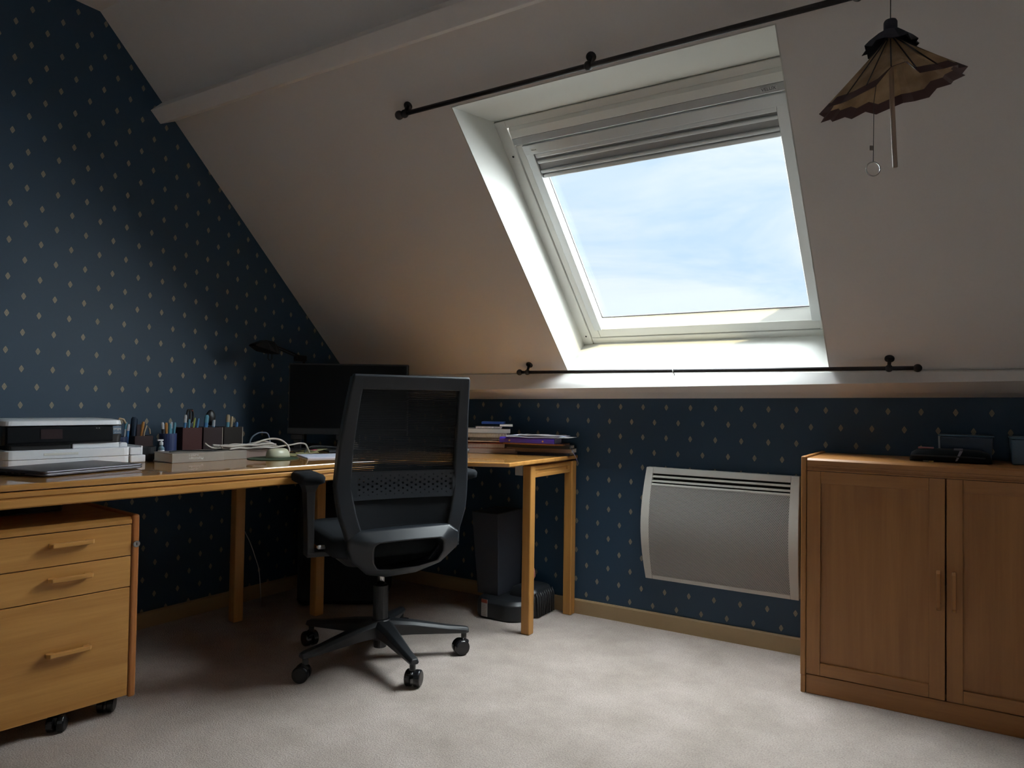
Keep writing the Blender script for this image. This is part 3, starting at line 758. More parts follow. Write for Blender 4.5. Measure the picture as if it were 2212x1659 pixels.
# seat
def rrect(w, f0, f1, r, n=5):
    out_ = []
    for cx, cy, a0 in ((w-r, f1-r, 0), (-w+r, f1-r, 90), (-w+r, f0+r, 180), (w-r, f0+r, 270)):
        for k in range(n+1):
            a = R(a0+90*k/n); out_.append((cx+r*math.cos(a), cy+r*math.sin(a)))
    return out_
def slab(levels, name, mat, parent, smooth=True):
    mb = MB(); mb.loft([[(x, y, z) for x, y in rrect(*lv[:4])] for lv in levels for z in (lv[4],)]); return mb.build(name, mat, parent, smooth=smooth)
slab([(0.225, -0.20, 0.27, 0.06, 0.425), (0.240, -0.215, 0.285, 0.07, 0.440), (0.245, -0.22, 0.29, 0.07, 0.470), (0.238, -0.215, 0.285, 0.07, 0.488), (0.215, -0.19, 0.26, 0.07, 0.496)], 'seat', M['black_soft'], ch)
slab([(0.17, -0.16, 0.22, 0.05, 0.385), (0.215, -0.19, 0.26, 0.06, 0.425)], 'seat_pan', M['black'], ch, False)
for sgn in (-1, 1):
    ax = sgn*0.292
    mb = MB(); rings = []
    for w, f0, f1, z in ((0.030, -0.115, 0.120, 0.672), (0.043, -0.135, 0.140, 0.680), (0.045, -0.137, 0.142, 0.698), (0.040, -0.130, 0.135, 0.707), (0.028, -0.115, 0.120, 0.710)):
        rings.append([(x+ax, y, z) for x, y in rrect(w, f0, f1, 0.022, 4)])
    mb.loft(rings); mb.build('armrest', M['black_soft'], ch, smooth=True)
    mb = MB(); x = ax - sgn*0.004
    def rs_(cx, cy, z, w, d): return [(cx-w, cy-d, z), (cx+w, cy-d, z), (cx+w, cy+d, z), (cx-w, cy+d, z)]
    mb.loft([rs_(x, -0.045, 0.674, 0.026, 0.055), rs_(x, -0.045, 0.645, 0.016, 0.038), rs_(x-sgn*0.004, -0.040, 0.55, 0.013, 0.032), rs_(x-sgn*0.008, -0.030, 0.445, 0.012, 0.034), rs_(x-sgn*0.010, -0.03, 0.425, 0.014, 0.036)])
    mb.build('arm_post', M['black'], ch, bevel=0.004)
    mb = MB(); mb.box((min(sgn*0.12, ax), -0.062, 0.412), (max(sgn*0.12, ax), 0.004, 0.432)); mb.build('arm_bracket', M['black'], ch, bevel=0.004)
MB().tube([(-0.215, -0.10, 0.452), (-0.262, -0.115, 0.458), (-0.270, -0.135, 0.462)], 0.007, n=8).build('seat_lever', M['alu'], ch, smooth=True)

# ------------------------------------------------------------------ things on the left desk
DT_ = 0.7302
# printer
t = thing('printer', 'white inkjet printer with black control panel at the left end of the desk', 'printer', dw(0.43, -1.655, DT_), DESK_RZ)
def drr(m0, m1, u0, u1, r, z, n=4):
    o_ = []
    for cm, cu, a0 in ((m1-r, u1-r, 0), (m0+r, u1-r, 90), (m0+r, u0+r, 180), (m1-r, u0+r, 270)):
        for k in range(n+1):
            a = R(a0+90*k/n); o_.append((cm+r*math.cos(a), cu+r*math.sin(a), z))
    return o_
def dslab(name, mat, parent, levels, bevel=0.0, smooth=False):
    mb = MB(DESK); mb.loft([drr(*lv) for lv in levels]); return mb.build(name, mat, parent, smooth=smooth, bevel=bevel)
dslab('base', M['white_pl'], t, [(0.320, 0.556, -1.880, -1.490, 0.020, 0.7305), (0.318, 0.558, -1.882, -1.490, 0.022, 0.7570)], 0.0015)
dslab('paper_tray', M['white_pl'], t, [(0.316, 0.560, -1.884, -1.490, 0.024, 0.7582), (0.316, 0.562, -1.886, -1.490, 0.026, 0.7860), (0.320, 0.556, -1.882, -1.494, 0.024, 0.7880)], 0.001)
MB(DESK).box((0.5608, -1.770, 0.7690), (0.5625, -1.665, 0.7770)).build('tray_grip', M['frame'], t, bevel=0.0008)
dslab('tray_recess', M['dark_gap'], t, [(0.330, 0.545, -1.865, -1.68, 0.01, 0.788), (0.330, 0.545, -1.865, -1.68, 0.01, 0.803)])
MB(DESK).box((0.335, -1.679, 0.788), (0.548, -1.527, 0.806)).build('body_foot', M['white_pl'], t, bevel=0.003)
MB(DESK).box((0.340, -1.520, 0.782), (0.535, -1.492, 0.803)).build('side_cover', M['white_pl'], t, bevel=0.006)
MB(DESK).box((0.425, -1.4899, 0.7305), (0.556, -1.437, 0.7570)).build('tray_extension', M['white_pl'], t, bevel=0.003)
MB(DESK).box((0.425, -1.4899, 0.7582), (0.552, -1.452, 0.7850)).build('tray_extension', M['white_pl'], t, bevel=0.003)
MB(DESK).box((0.425, -1.4515, 0.7575), (0.548, -1.4445, 0.790)).build('tray_end', M['white_pl'], t, bevel=0.002)
dslab('body', M['black'], t, [(0.325, 0.548, -1.882, -1.520, 0.018, 0.8045), (0.320, 0.552, -1.885, -1.517, 0.018, 0.835), (0.322, 0.545, -1.883, -1.519, 0.018, 0.868)], 0.002)
pn = MB(DESK); pn.prism([(0.548, -1.878, 0.806), (0.5655, -1.878, 0.812), (0.5625, -1.878, 0.864), (0.545, -1.878, 0.867)], (0, 0.322, 0)); pn = pn.build('control_panel', M['screen'], t, bevel=0.003)
sc_ = MB(DESK); sc_.prism([(0.5652, -1.782, 0.8245), (0.5665, -1.782, 0.8245), (0.5640, -1.782, 0.8565), (0.5627, -1.782, 0.8565)], (0, 0.065, 0))
sc_.build('screen', plain('panel_screen', (0.035, 0.022, 0.025), 0.25), pn)
for u_ in (-1.612, -1.604):
    MB(DESK).box((0.5635, u_, 0.8575), (0.5650, u_+0.004, 0.8590)).build('indicator', M['ink_white'], pn)
dslab('lid', M['white_pl'], t, [(0.322, 0.556, -1.884, -1.519, 0.020, 0.8685), (0.324, 0.552, -1.882, -1.521, 0.022, 0.8840), (0.345, 0.525, -1.86, -1.54, 0.022, 0.8890)], 0.002)
lb = MB(DESK); lb.prism([(0.5535, -1.552, 0.836), (0.5545, -1.552, 0.836), (0.5515, -1.552, 0.864), (0.5505, -1.552, 0.864)], (0, 0.028, 0))
lb = lb.build('brand_label', plain('label_blue', (0.10, 0.16, 0.24), 0.4), t)
x_ = Vector(dw(0, 1, 0)); 
text(lb, 'label_text', 'EFSJN', 0.0105, M['ink_white'], frame3(dw(0.5538, -1.538, 0.853), x_, (0, 0, 1)), 0.0003)
text(lb, 'label_text', 'JET 4 201', 0.0048, M['ink_white'], frame3(dw(0.5545, -1.538, 0.841), x_, (0, 0, 1)), 0.0003)
# laptop
lp_rz = math.atan2(-0.057, 0.338)
fr = Matrix.Translation((0.513, -1.823, 0)) @ Matrix.Rotation(R(90)-lp_rz*-1, 4, 'Z')
a_ = Vector((-0.1663, 0.9861, 0)); b_ = Vector((0.9861, 0.1663, 0))
fr = Matrix.Identity(4)
for i in range(3): fr[i][0], fr[i][1] = b_[i], a_[i]
fr[0][3], fr[1][3] = 0.5145, -1.8235
t = thing('laptop', 'closed dark grey laptop lying in front of the printer', 'laptop', (0.5145, -1.8235, DT_), math.atan2(b_.y, b_.x))
def lslab(name, mat, lv, parent, bevel=0.001):
    mb = MB(fr); mb.loft([[(x, y, z) for x, y in [(q[0], q[1]) for q in drr(-d, d, -w, w, 0.012, 0)]] for d, w, z in lv]); return mb.build(name, mat, parent, bevel=bevel)
lb = lslab('base', M['laptop'], [(0.108, 0.160, DT_+0.0005), (0.119, 0.171, DT_+0.004), (0.119, 0.171, DT_+0.0095)], t)
lslab('lid', M['laptop'], [(0.119, 0.171, DT_+0.0107), (0.119, 0.171, DT_+0.016), (0.116, 0.168, DT_+0.0175)], t)
for k in range(4):
    MB(fr).box((0.02-0.03*k, -0.1718, DT_+0.0045), (0.038-0.03*k, -0.1708, DT_+0.0080)).build('port', M['dark_gap'], lb)
# black round pot beside the printer
t = tag(MB(DESK).lathe([(0.026, 0.0), (0.029, 0.003), (0.031, 0.050), (0.029, 0.051), (0.026, 0.008)], (0.478, -1.398, DT_+0.0003), 'Z', 24).build('pot', M['black'], smooth=False), 'small black round pot right beside the printer tray', 'pot')
# small bottle
t = thing('bottle', 'small clear bottle with white label between the printer and the blue pot', 'bottle', dw(0.42, -1.318, DT_), DESK_RZ)
M['bottle'] = plain('bottle_plastic', (0.22, 0.34, 0.42), 0.2)
MB(DESK).lathe([(0.010, 0), (0.0115, 0.002), (0.0115, 0.040), (0.006, 0.047), (0.006, 0.052)], (0.42, -1.318, DT_), 'Z', 18).build('flask', M['bottle'], t)
MB(DESK).lathe([(0.0118, 0.006), (0.0118, 0.032)], (0.42, -1.318, DT_), 'Z', 18, cap=False).build('label', M['white_pl'], t, smooth=True)
mb = MB(DESK); mb.lathe([(0.007, 0.052), (0.007, 0.062), (0.004, 0.063), (0.004, 0.069)], (0.42, -1.318, DT_), 'Z', 14); mb.box((0.415, -1.333, DT_+0.068), (0.425, -1.312, DT_+0.073)); mb.build('pump', M['white_pl'], t)
# three leather pen boxes
def penbox(u0, u1, mt, label, edge):
    t = thing('pen_box', label, 'pen box', dw(0.352, (u0+u1)/2, DT_), DESK_RZ, 'leather pen boxes at the back of the desk')
    m0, m1, z0, z1, w = 0.312, 0.395, DT_, 0.846, 0.004
    for n_, a, b in (('wall', (m1-w, u0, z0), (m1, u1, z1)), ('wall', (m0, u0, z0), (m0+w, u1, z1)), ('wall', (m0+w, u0, z0), (m1-w, u0+w, z1)), ('wall', (m0+w, u1-w, z0), (m1-w, u1, z1))):
        dbox(n_, mt, a, b, t, 0.001)
    dbox('floor_panel', mt, (m0+w, u0+w, z0), (m1-w, u1-w, z0+0.004), t, 0)
    if edge: dbox('edge_seam', M['pages'], (m1-0.001, u1-0.0015, z0+0.002), (m1+0.0008, u1+0.0005, z1-0.001), t, 0)
penbox(-1.222, -1.140, M['leather'], 'oxblood leather pen box, leftmost of the three on the desk', 0)
penbox(-1.134, -1.050, M['leather2'], 'dark brown leather pen box in the middle of the three', 1)
penbox(-1.044, -0.958, plain('umber_leather', (0.009, 0.005, 0.004), 0.5, spec=0.25), 'blackish brown leather pen box, rightmost of the three', 1)
# pots with pens
def potbody(name, mat, label, m, u, r, h, group=None):
    mb = MB(DESK); mb.lathe([(r*0.94, 0), (r, 0.003), (r, h), (r-0.003, h), (r-0.003, 0.006)], (m, u, DT_), 'Z', 24)
    return tag(mb.build(name, mat), label, 'pen pot', group)
potbody('pen_pot', M['blue_pot'], 'dark blue round pen pot left of the three leather boxes', 0.372, -1.270, 0.033, 0.094)
potbody('pen_pot', plain('navy_pot', (0.018, 0.030, 0.075), 0.4), 'navy round pen pot behind the right end of the printer', 0.374, -1.455, 0.030, 0.086)
t = thing('desk_tidy', 'dark brown square desk tidy with an upright back behind the black pot', 'desk tidy', dw(0.36, -1.375, DT_), DESK_RZ)
for a, b in (((0.400, -1.412, DT_), (0.404, -1.342, 0.818)), ((0.325, -1.412, DT_), (0.329, -1.342, 0.860)), ((0.329, -1.412, DT_), (0.400, -1.408, 0.818)), ((0.329, -1.346, DT_), (0.400, -1.342, 0.818))):
    dbox('wall', M['leather2'], a, b, t, 0.001)
dbox('floor_panel', M['leather2'], (0.329, -1.408, DT_), (0.400, -1.346, DT_+0.004), t, 0)
pcol = {}
def pc(name, col, rough=0.4):
    if name not in pcol: pcol[name] = plain('pen_'+name, col, rough)
    return pcol[name]
teal, blue, orange, white, blk, tan, lime = pc('teal', (0.08, 0.26, 0.36)), pc('blue', (0.05, 0.19, 0.42)), pc('orange', (0.50, 0.22, 0.05)), pc('white', (0.50, 0.52, 0.55)), pc('black', (0.010, 0.010, 0.012)), pc('tan', (0.40, 0.31, 0.20)), pc('lime', (0.32, 0.36, 0.06))
def pen(label, b, tp, r, m1, m2, name='pen', group=None, cat=None):
    B, Tp = Vector(dw(*b)), Vector(dw(*tp)); t = thing(name, label, cat or name, B, 0, group)
    d = (Tp-B); K = B + d*0.80
    MB(WORLD).tube([B, B+d*0.02, K], r, n=10, radii=[r*0.4, r, r]).build('barrel', m1, t, smooth=False)
    MB(WORLD).tube([K, K+d*0.15, Tp], r, n=10, radii=[r*1.12, r*1.12, r*0.7]).build('cap', m2, t)
Z4 = DT_+0.006
G1 = 'pens in the oxblood box'
pen('white and blue pen at the left of the oxblood box', (0.365, -1.206, Z4), (0.360, -1.194, 0.898), 0.0055, blue, white, group=G1)
pen('teal pen second from left in the oxblood box', (0.370, -1.190, Z4), (0.366, -1.181, 0.880), 0.0045, teal, teal, group=G1)
pen('thin lime green pencil leaning in the oxblood box', (0.368, -1.178, Z4), (0.372, -1.160, 0.886), 0.0030, lime, lime, 'pencil', G1)
pen('short blue pen leaning right in the oxblood box', (0.368, -1.160, Z4), (0.368, -1.143, 0.884), 0.0045, blue, blue, group=G1)
t = thing('scissors', 'black handled scissors standing tallest in the oxblood box', 'scissors', dw(0.345, -1.172, Z4), DESK_RZ, None)
mb = MB(DESK); mb.prism([(0.344, -1.178, Z4), (0.344, -1.170, Z4), (0.344, -1.164, 0.87), (0.344, -1.176, 0.87)], (0.003, 0, 0)); mb.build('blade', M['chrome'], t)
for du in (-0.006, 0.006):
    mb = MB(DESK); mb.tube([(0.346, -1.168+du+0.008*math.sin(a)*(0.9), 0.893+0.026*math.cos(a)) for a in [k*math.pi/6 for k in range(13)]], 0.0042, n=8); mb.build('handle', blk, t, smooth=True)
dbox('rivet', pc('red', (0.3, 0.03, 0.02)), (0.347, -1.164, 0.912), (0.351, -1.158, 0.917), t, 0.001)
G2 = 'pens in the middle leather box'
pen('wide blue cutter at the left of the middle leather box', (0.365, -1.118, Z4), (0.362, -1.104, 0.897), 0.0085, blue, teal, 'cutter', G2)
pen('white and blue pen at the right of the middle leather box', (0.370, -1.086, Z4), (0.368, -1.075, 0.876), 0.0050, blue, white, group=G2)
t = thing('brush', 'black oval hairbrush standing in the middle leather box', 'brush', dw(0.345, -1.090, Z4), DESK_RZ)
MB(DESK).tube([(0.345, -1.092, Z4), (0.345, -1.088, 0.85)], 0.006, n=10).build('handle', blk, t)
mb = MB(DESK); mb.ball((0.345, -1.078, 0.885), 0.034, 16, (0.35, 0.62, 1.0)); mb.build('head', blk, t, smooth=True)
G3 = 'pens in the rightmost leather box'
pen('tan wooden paint brush in the rightmost leather box', (0.360, -1.015, Z4), (0.358, -1.006, 0.898), 0.0075, teal, tan, 'paint_brush', G3, 'brush')
pen('tan marker leaning in the rightmost leather box', (0.365, -1.004, Z4), (0.362, -0.990, 0.890), 0.0055, tan, tan, 'marker', G3)
pen('short blue pen at the right of the rightmost leather box', (0.370, -0.978, Z4), (0.370, -0.972, 0.866), 0.0050, blk, blue, group=G3)
G4 = 'pens in the dark blue pot'
pen('black pen with white cap in the dark blue pot', (0.372, -1.285, Z4), (0.372, -1.293, 0.868), 0.0050, blk, white, group=G4)
pen('orange pen in the dark blue pot', (0.375, -1.276, Z4), (0.374, -1.279, 0.867), 0.0050, orange, orange, group=G4)
pen('teal pen in the middle of the dark blue pot', (0.378, -1.268, Z4), (0.378, -1.266, 0.864), 0.0055, teal, teal, group=G4)
pen('teal pen with white cap in the dark blue pot', (0.375, -1.262, Z4), (0.372, -1.257, 0.870), 0.0042, teal, white, group=G4)
pen('slim teal pen at the right rim of the dark blue pot', (0.378, -1.255, Z4), (0.378, -1.246, 0.868), 0.0048, teal, teal, group=G4)
G5 = 'pens in the navy pot'
pen('pale teal pen in the navy pot behind the printer', (0.385, -1.447, Z4), (0.385, -1.437, 0.872), 0.0048, white, teal, group=G5)
pen('blue and white pen at the rim of the navy pot', (0.390, -1.440, Z4), (0.390, -1.430, 0.864), 0.0048, blue, white, group=G5)
mb = MB(DESK); mb.tube([(0.38, -1.462, 0.745), (0.38, -1.464, 0.83), (0.381, -1.468, 0.872), (0.383, -1.460, 0.886), (0.386, -1.448, 0.882), (0.388, -1.440, 0.866)], 0.0042, n=8)
tag(mb.build('strap', tan, smooth=True), 'bent tan strap curling out of the navy pot', 'strap')
pen('orange pencil in the dark brown desk tidy', (0.370, -1.385, Z4), (0.370, -1.366, 0.872), 0.0050, orange, orange, 'pencil')
mb = MB(DESK); mb.tube([(0.375, -1.372, 0.74), (0.378, -1.366, 0.83), (0.380, -1.357, 0.858), (0.384, -1.349, 0.842), (0.386, -1.347, 0.824)], 0.0030, n=8)
tag(mb.build('wire', tan, smooth=True), 'bent pale wire hanging out of the dark brown desk tidy', 'wire')
pen('tall dark blue marker standing in the dark brown desk tidy', (0.345, -1.394, Z4), (0.345, -1.390, 0.890), 0.0110, pc('navy', (0.015, 0.035, 0.07)), pc('navy', (0.015, 0.035, 0.07)), 'marker')
# books lying flat
def book(name, label, m0, m1, u0, u1, z0, z1, cover, group=None, cat='book'):
    t = thing(name, label, cat, dw((m0+m1)/2, (u0+u1)/2, z0), DESK_RZ, group)
    c = 0.0025
    dbox('pages', M['pages'], (m0+0.003, u0+0.003, z0+c), (m1-c, u1-0.003, z1-c), t, 0)
    dbox('cover', cover, (m0, u0, z0), (m1, u1, z0+c), t, 0.0006); dbox('cover', cover, (m0, u0, z1-c), (m1, u1, z1), t, 0.0006)
    s_ = dbox('spine', cover, (m1-c, u0, z0+c), (m1, u1, z1-c), t, 0.0006)
    return t, s_
GB = 'grey books lying along the desk'
bk, sp = book('book', 'thick grey book lying flat with white title upside down on its spine', 0.520, 0.667, -1.393, -1.192, DT_+0.0003, 0.7645, M['cover_grey'], GB)
fx = frame3(dw(0.6676, -1.303, 0.750), -x_, (0, 0, -1))
text(sp, 'title_text', 'Physiologie', 0.0125, M['ink_white'], frame3(dw(0.6676, -1.303, 0.7435), -x_, (0, 0, -1)))
text(sp, 'title_text', 'HUMAINE', 0.0085, M['ink_white'], frame3(dw(0.6676, -1.313, 0.7560), -x_, (0, 0, -1)))
book('book', 'plain grey book lying flat between the titled book and the mouse', 0.515, 0.647, -1.190, -1.086, DT_+0.0003, 0.7640, plain('cover_taupe', (0.25, 0.215, 0.185), 0.5), GB)
book('book', 'pinkish brown book lying flat behind the computer mouse', 0.500, 0.620, -1.084, -0.955, DT_+0.0003, 0.7590, plain('cover_pink', (0.23, 0.155, 0.13), 0.5), GB)
# cables lying on the books
def cable(label, pts, r, mat, name='cable', n=8, group='grey cables heaped on the books'):
    P = [Vector(dw(*p)) for p in pts]; S = []
    for i in range(len(P)-1):                       # Catmull-Rom
        p0, p1, p2, p3 = P[max(i-1, 0)], P[i], P[i+1], P[min(i+2, len(P)-1)]
        for k in range(6):
            q = k/6; S.append(0.5*((2*p1)+(p2-p0)*q+(2*p0-5*p1+4*p2-p3)*q*q+(3*p1-p0-3*p2+p3)*q**3))
    S.append(P[-1])
    o = MB(WORLD).tube(S, r, n=n).build(name, mat, smooth=True)
    return tag(o, label, 'cable', group)
zt = 0.768
cable('thick pale cable arching in a high loop over the mouse', [(0.57, -1.22, 0.792), (0.585, -1.19, zt+.004), (0.60, -1.10, zt+.003), (0.605, -1.05, 0.778), (0.610, -1.00, 0.796), (0.615, -0.955, 0.804), (0.625, -0.918, 0.797), (0.635, -0.893, 0.774), (0.640, -0.888, 0.752), (0.640, -0.90, 0.738)], 0.0040, M['cable'])
cable('pale cable making a flat loop that ends beside the papers', [(0.56, -1.09, zt+.003), (0.59, -1.03, 0.786), (0.60, -0.99, 0.794), (0.61, -0.94, 0.779), (0.60, -0.99, 0.767), (0.595, -1.03, 0.769), (0.60, -0.95, 0.768), (0.615, -0.87, 0.775), (0.62, -0.828, 0.781), (0.62, -0.80, 0.778), (0.62, -0.788, 0.767), (0.60, -0.76, 0.736)], 0.0034, M['cable'])
for k in range(9):
    r_ = random.Random(k)
    pts = [(0.530+0.013*k+r_.uniform(-.012, .012), -1.185+0.012*(k % 3)+i*0.050+r_.uniform(-.014, .014), zt+0.001+0.004*((i+k) % 2)+0.0035*(k % 4)) for i in range(6)]
    cable('thin grey cord of the flat heap lying across the grey books', pts, 0.0034, M['cable'], 'cord')
cable('dark thin cable winding over the top of the titled book', [(0.60, -1.37, 0.7672), (0.57, -1.32, 0.7672), (0.60, -1.27, 0.7675), (0.63, -1.22, 0.7672), (0.60, -1.18, 0.768), (0.58, -1.12, 0.7675)], 0.0022, M['black'], group=None)
cable('bluish cable bent in a small arch right of the pen boxes', [(0.40, -0.930, 0.735), (0.40, -0.922, 0.790), (0.41, -0.900, 0.815), (0.42, -0.875, 0.820), (0.43, -0.855, 0.808), (0.44, -0.845, 0.735)], 0.0032, plain('cable_blue', (0.20, 0.26, 0.36), 0.4), group=None)
for k in range(3):
    cable('black cable tangled on the desk beneath the monitor', [(0.46+0.05*k, -0.80+0.02*k, 0.7345), (0.50+0.03*k, -0.72, 0.745+0.008*k), (0.57, -0.66+0.03*k, 0.752), (0.63+0.03*k, -0.60, 0.744), (0.66, -0.52-0.02*k, 0.7345)], 0.0032, M['black'], group='black cables under the monitor')
# mouse on its round pad
mb = MB(DESK); mb.lathe([(0.097, 0), (0.099, 0.0008), (0.099, 0.0022), (0.097, 0.003)], (0.716, -1.010, DT_), 'Z', 48)
tag(mb.build('mouse_pad', plain('green_pad', (0.035, 0.060, 0.030), 0.7)), 'round dark green mouse pad near the front edge of the left desk', 'mouse pad')
t = thing('computer_mouse', 'cream computer mouse on the round green pad', 'mouse', dw(0.700, -0.978, DT_+0.003), DESK_RZ)
M['mouse'] = plain('mouse_cream', (0.46, 0.46, 0.34), 0.35)
mb = MB(DESK); rings = []
for k in range(9):
    a = k/8; z = DT_+0.0032+0.037*math.sin(a*math.pi/2)**0.9; f = math.cos(a*math.pi/2)**0.42 if k < 8 else 0.12
    ring_ = []
    for q in range(24):
        an = 2*math.pi*q/24; cu, cm = math.cos(an), math.sin(an)
        ring_.append((0.700+0.031*f*cm*(1-0.12*cu), -0.978+0.052*(f*cu - 0.10*a), z))
    rings.append(ring_)
mb.loft(rings); mb.build('body', M['mouse'], t, smooth=True)
MB(DESK).box((0.697, -0.951, DT_+0.031), (0.703, -0.937, DT_+0.0345)).build('wheel', M['cover_grey'], t, bevel=0.0015)
# papers
def sheet(name, label, cat, c, a, w, h, z, th, mat, group=None):
    fr = Matrix.Translation((c[0], c[1], z)) @ Matrix.Rotation(a, 4, 'Z')
    o = MB(fr).box((-w/2, -h/2, 0), (w/2, h/2, th)).build(name, mat)
    return tag(o, label, cat, group)
sheet('paper_sheets', 'stack of bluish white paper sheets by the chair on the left desk', 'paper', dw(0.755, -0.795), DESK_RZ-0.38, 0.20, 0.185, DT_+0.0003, 0.005, M['white_paper'])
t = thing('note_pile', 'heap of yellowish notes with a pink tab behind the white sheets', 'paper', dw(0.60, -0.72, DT_), DESK_RZ)
ny = plain('note_yellow', (0.42, 0.40, 0.20), 0.8)
for k, (m, u, a, z) in enumerate(((0.590, -0.845, 0.3, 0.0), (0.575, -0.755, -0.5, 0.004), (0.53, -0.69, 0.15, 0.013))):
    f_ = DESK @ Matrix.Translation((m, u, DT_+0.0006+z)) @ Matrix.Rotation(a, 4, 'Z') @ Matrix.Rotation(0.03+0.05*k, 4, 'X')
    MB(f_).box((-0.055, -0.045, 0), (0.055, 0.045, 0.0016)).build('note', ny, t)
f_ = DESK @ Matrix.Translation((0.595, -0.735, DT_+0.016)) @ Matrix.Rotation(0.2, 4, 'Z')
MB(f_).box((-0.010, -0.012, 0), (0.010, 0.012, 0.0025)).build('tab', plain('pink_tab', (0.55, 0.06, 0.16), 0.6), t)
f_ = DESK @ Matrix.Translation((0.665, -0.62, DT_+0.008)) @ Matrix.Rotation(-0.35, 4, 'Z')
tag(MB(f_).box((-0.045, -0.085, 0), (0.045, 0.085, 0.009)).build('notebook', M['black'], bevel=0.002), 'slim black notebook lying behind the white sheets', 'notebook')
mb = MB(WORLD); mb.ball((0.590, -0.660, DT_+0.030), 0.030, 18, (1, 1, 1.0)); 
tag(mb.build('ball', plain('pale_ball', (0.46, 0.45, 0.38), 0.7, noise=0.3, nscale=60), smooth=True), 'pale speckled ball half hidden behind the chair back', 'ball')

# ------------------------------------------------------------------ monitor and lamp in the corner
mn = Vector((0.537, -0.843, 0)); mxv = Vector((0.843, 0.537, 0))
c0 = Vector((0.4775, -0.578, 0))
fr = Matrix.Identity(4)
for i in range(3): fr[i][0], fr[i][1] = mxv[i], -mn[i]
fr[0][3], fr[1][3] = c0.x, c0.y
t = thing('monitor', 'flat black computer monitor standing in the corner behind the chair', 'monitor', (c0.x, c0.y, DT_), math.atan2(mxv.y, mxv.x))
MB(fr).box((-0.279, 0.002, 0.806), (0.279, 0.030, 1.137)).build('casing', M['black'], t, bevel=0.004)
MB(fr).box((-0.272, -0.0005, 0.836), (0.272, 0.0022, 1.130)).build('screen', M['screen'], t)
MB(fr).box((-0.279, -0.004, 0.806), (0.279, 0.003, 0.833)).build('lower_bezel', M['charcoal'], t, bevel=0.002)
MB(fr).box((-0.05, 0.030, 0.755), (0.05, 0.050, 0.95)).build('stand_neck', M['black'], t, bevel=0.004)
for x in (-0.235, -0.025):
    MB(fr).box((x-0.028, 0.0, 0.780), (x+0.028, 0.03, 0.8055)).build('clamp', M['black'], t, bevel=0.004)
    MB(fr).box((x-0.016, 0.004, DT_+0.008), (x+0.016, 0.026, 0.780)).build('stand_leg', M['black'], t, bevel=0.003)
MB(fr).box((-0.27, -0.03, DT_+0.0002), (0.10, 0.10, DT_+0.010)).build('stand_base', M['black'], t, bevel=0.004)
t = thing('desk_lamp', 'black jointed desk lamp reaching over the monitor to the left', 'lamp', (0.178, -0.575, DT_))
MB(WORLD).lathe([(0.072, 0), (0.075, 0.006), (0.072, 0.018), (0.02, 0.024)], (0.178, -0.560, DT_+0.0003), 'Z', 28).build('base', M['lamp'], t)
el = Vector((0.200, -0.625, 1.166)); hd = Vector((0.205, -0.775, 1.205))
for dz in (0.0, 0.010):
    MB(WORLD).tube([el+Vector((0, 0, dz)), hd+Vector((0, 0, dz))], 0.0035, n=8).build('upper_arm', M['lamp'], t)
MB(WORLD).tube([(0.178, -0.560, DT_+0.02), (0.190, -0.592, 1.160)], 0.006, n=8).build('lower_arm', M['lamp'], t)
MB(WORLD).box((0.186, -0.655, 1.150), (0.212, -0.590, 1.180)).build('joint', M['lamp'], t, bevel=0.006)
mb = MB(WORLD)
def hs(y, z0, z1, w0, w1, x=0.205): return [(x-w0, y, z0), (x+w0, y, z0), (x+w1, y, z1), (x-w1, y, z1)]
mb.loft([hs(-0.768, 1.176, 1.205, 0.022, 0.018), hs(-0.800, 1.178, 1.232, 0.038, 0.022), hs(-0.845, 1.186, 1.236, 0.052, 0.024), hs(-0.905, 1.206, 1.213, 0.026, 0.02)])
mb.build('shade', M['lamp'], t, bevel=0.003)
mb = MB(WORLD); mb.tube([(0.245, -0.83, 1.186), (0.250, -0.832, 1.150), (0.250, -0.838, 1.144), (0.250, -0.848, 1.144), (0.250, -0.853, 1.150), (0.246, -0.850, 1.188)], 0.0018, n=6); mb.build('grip_wire', M['lamp'], t)

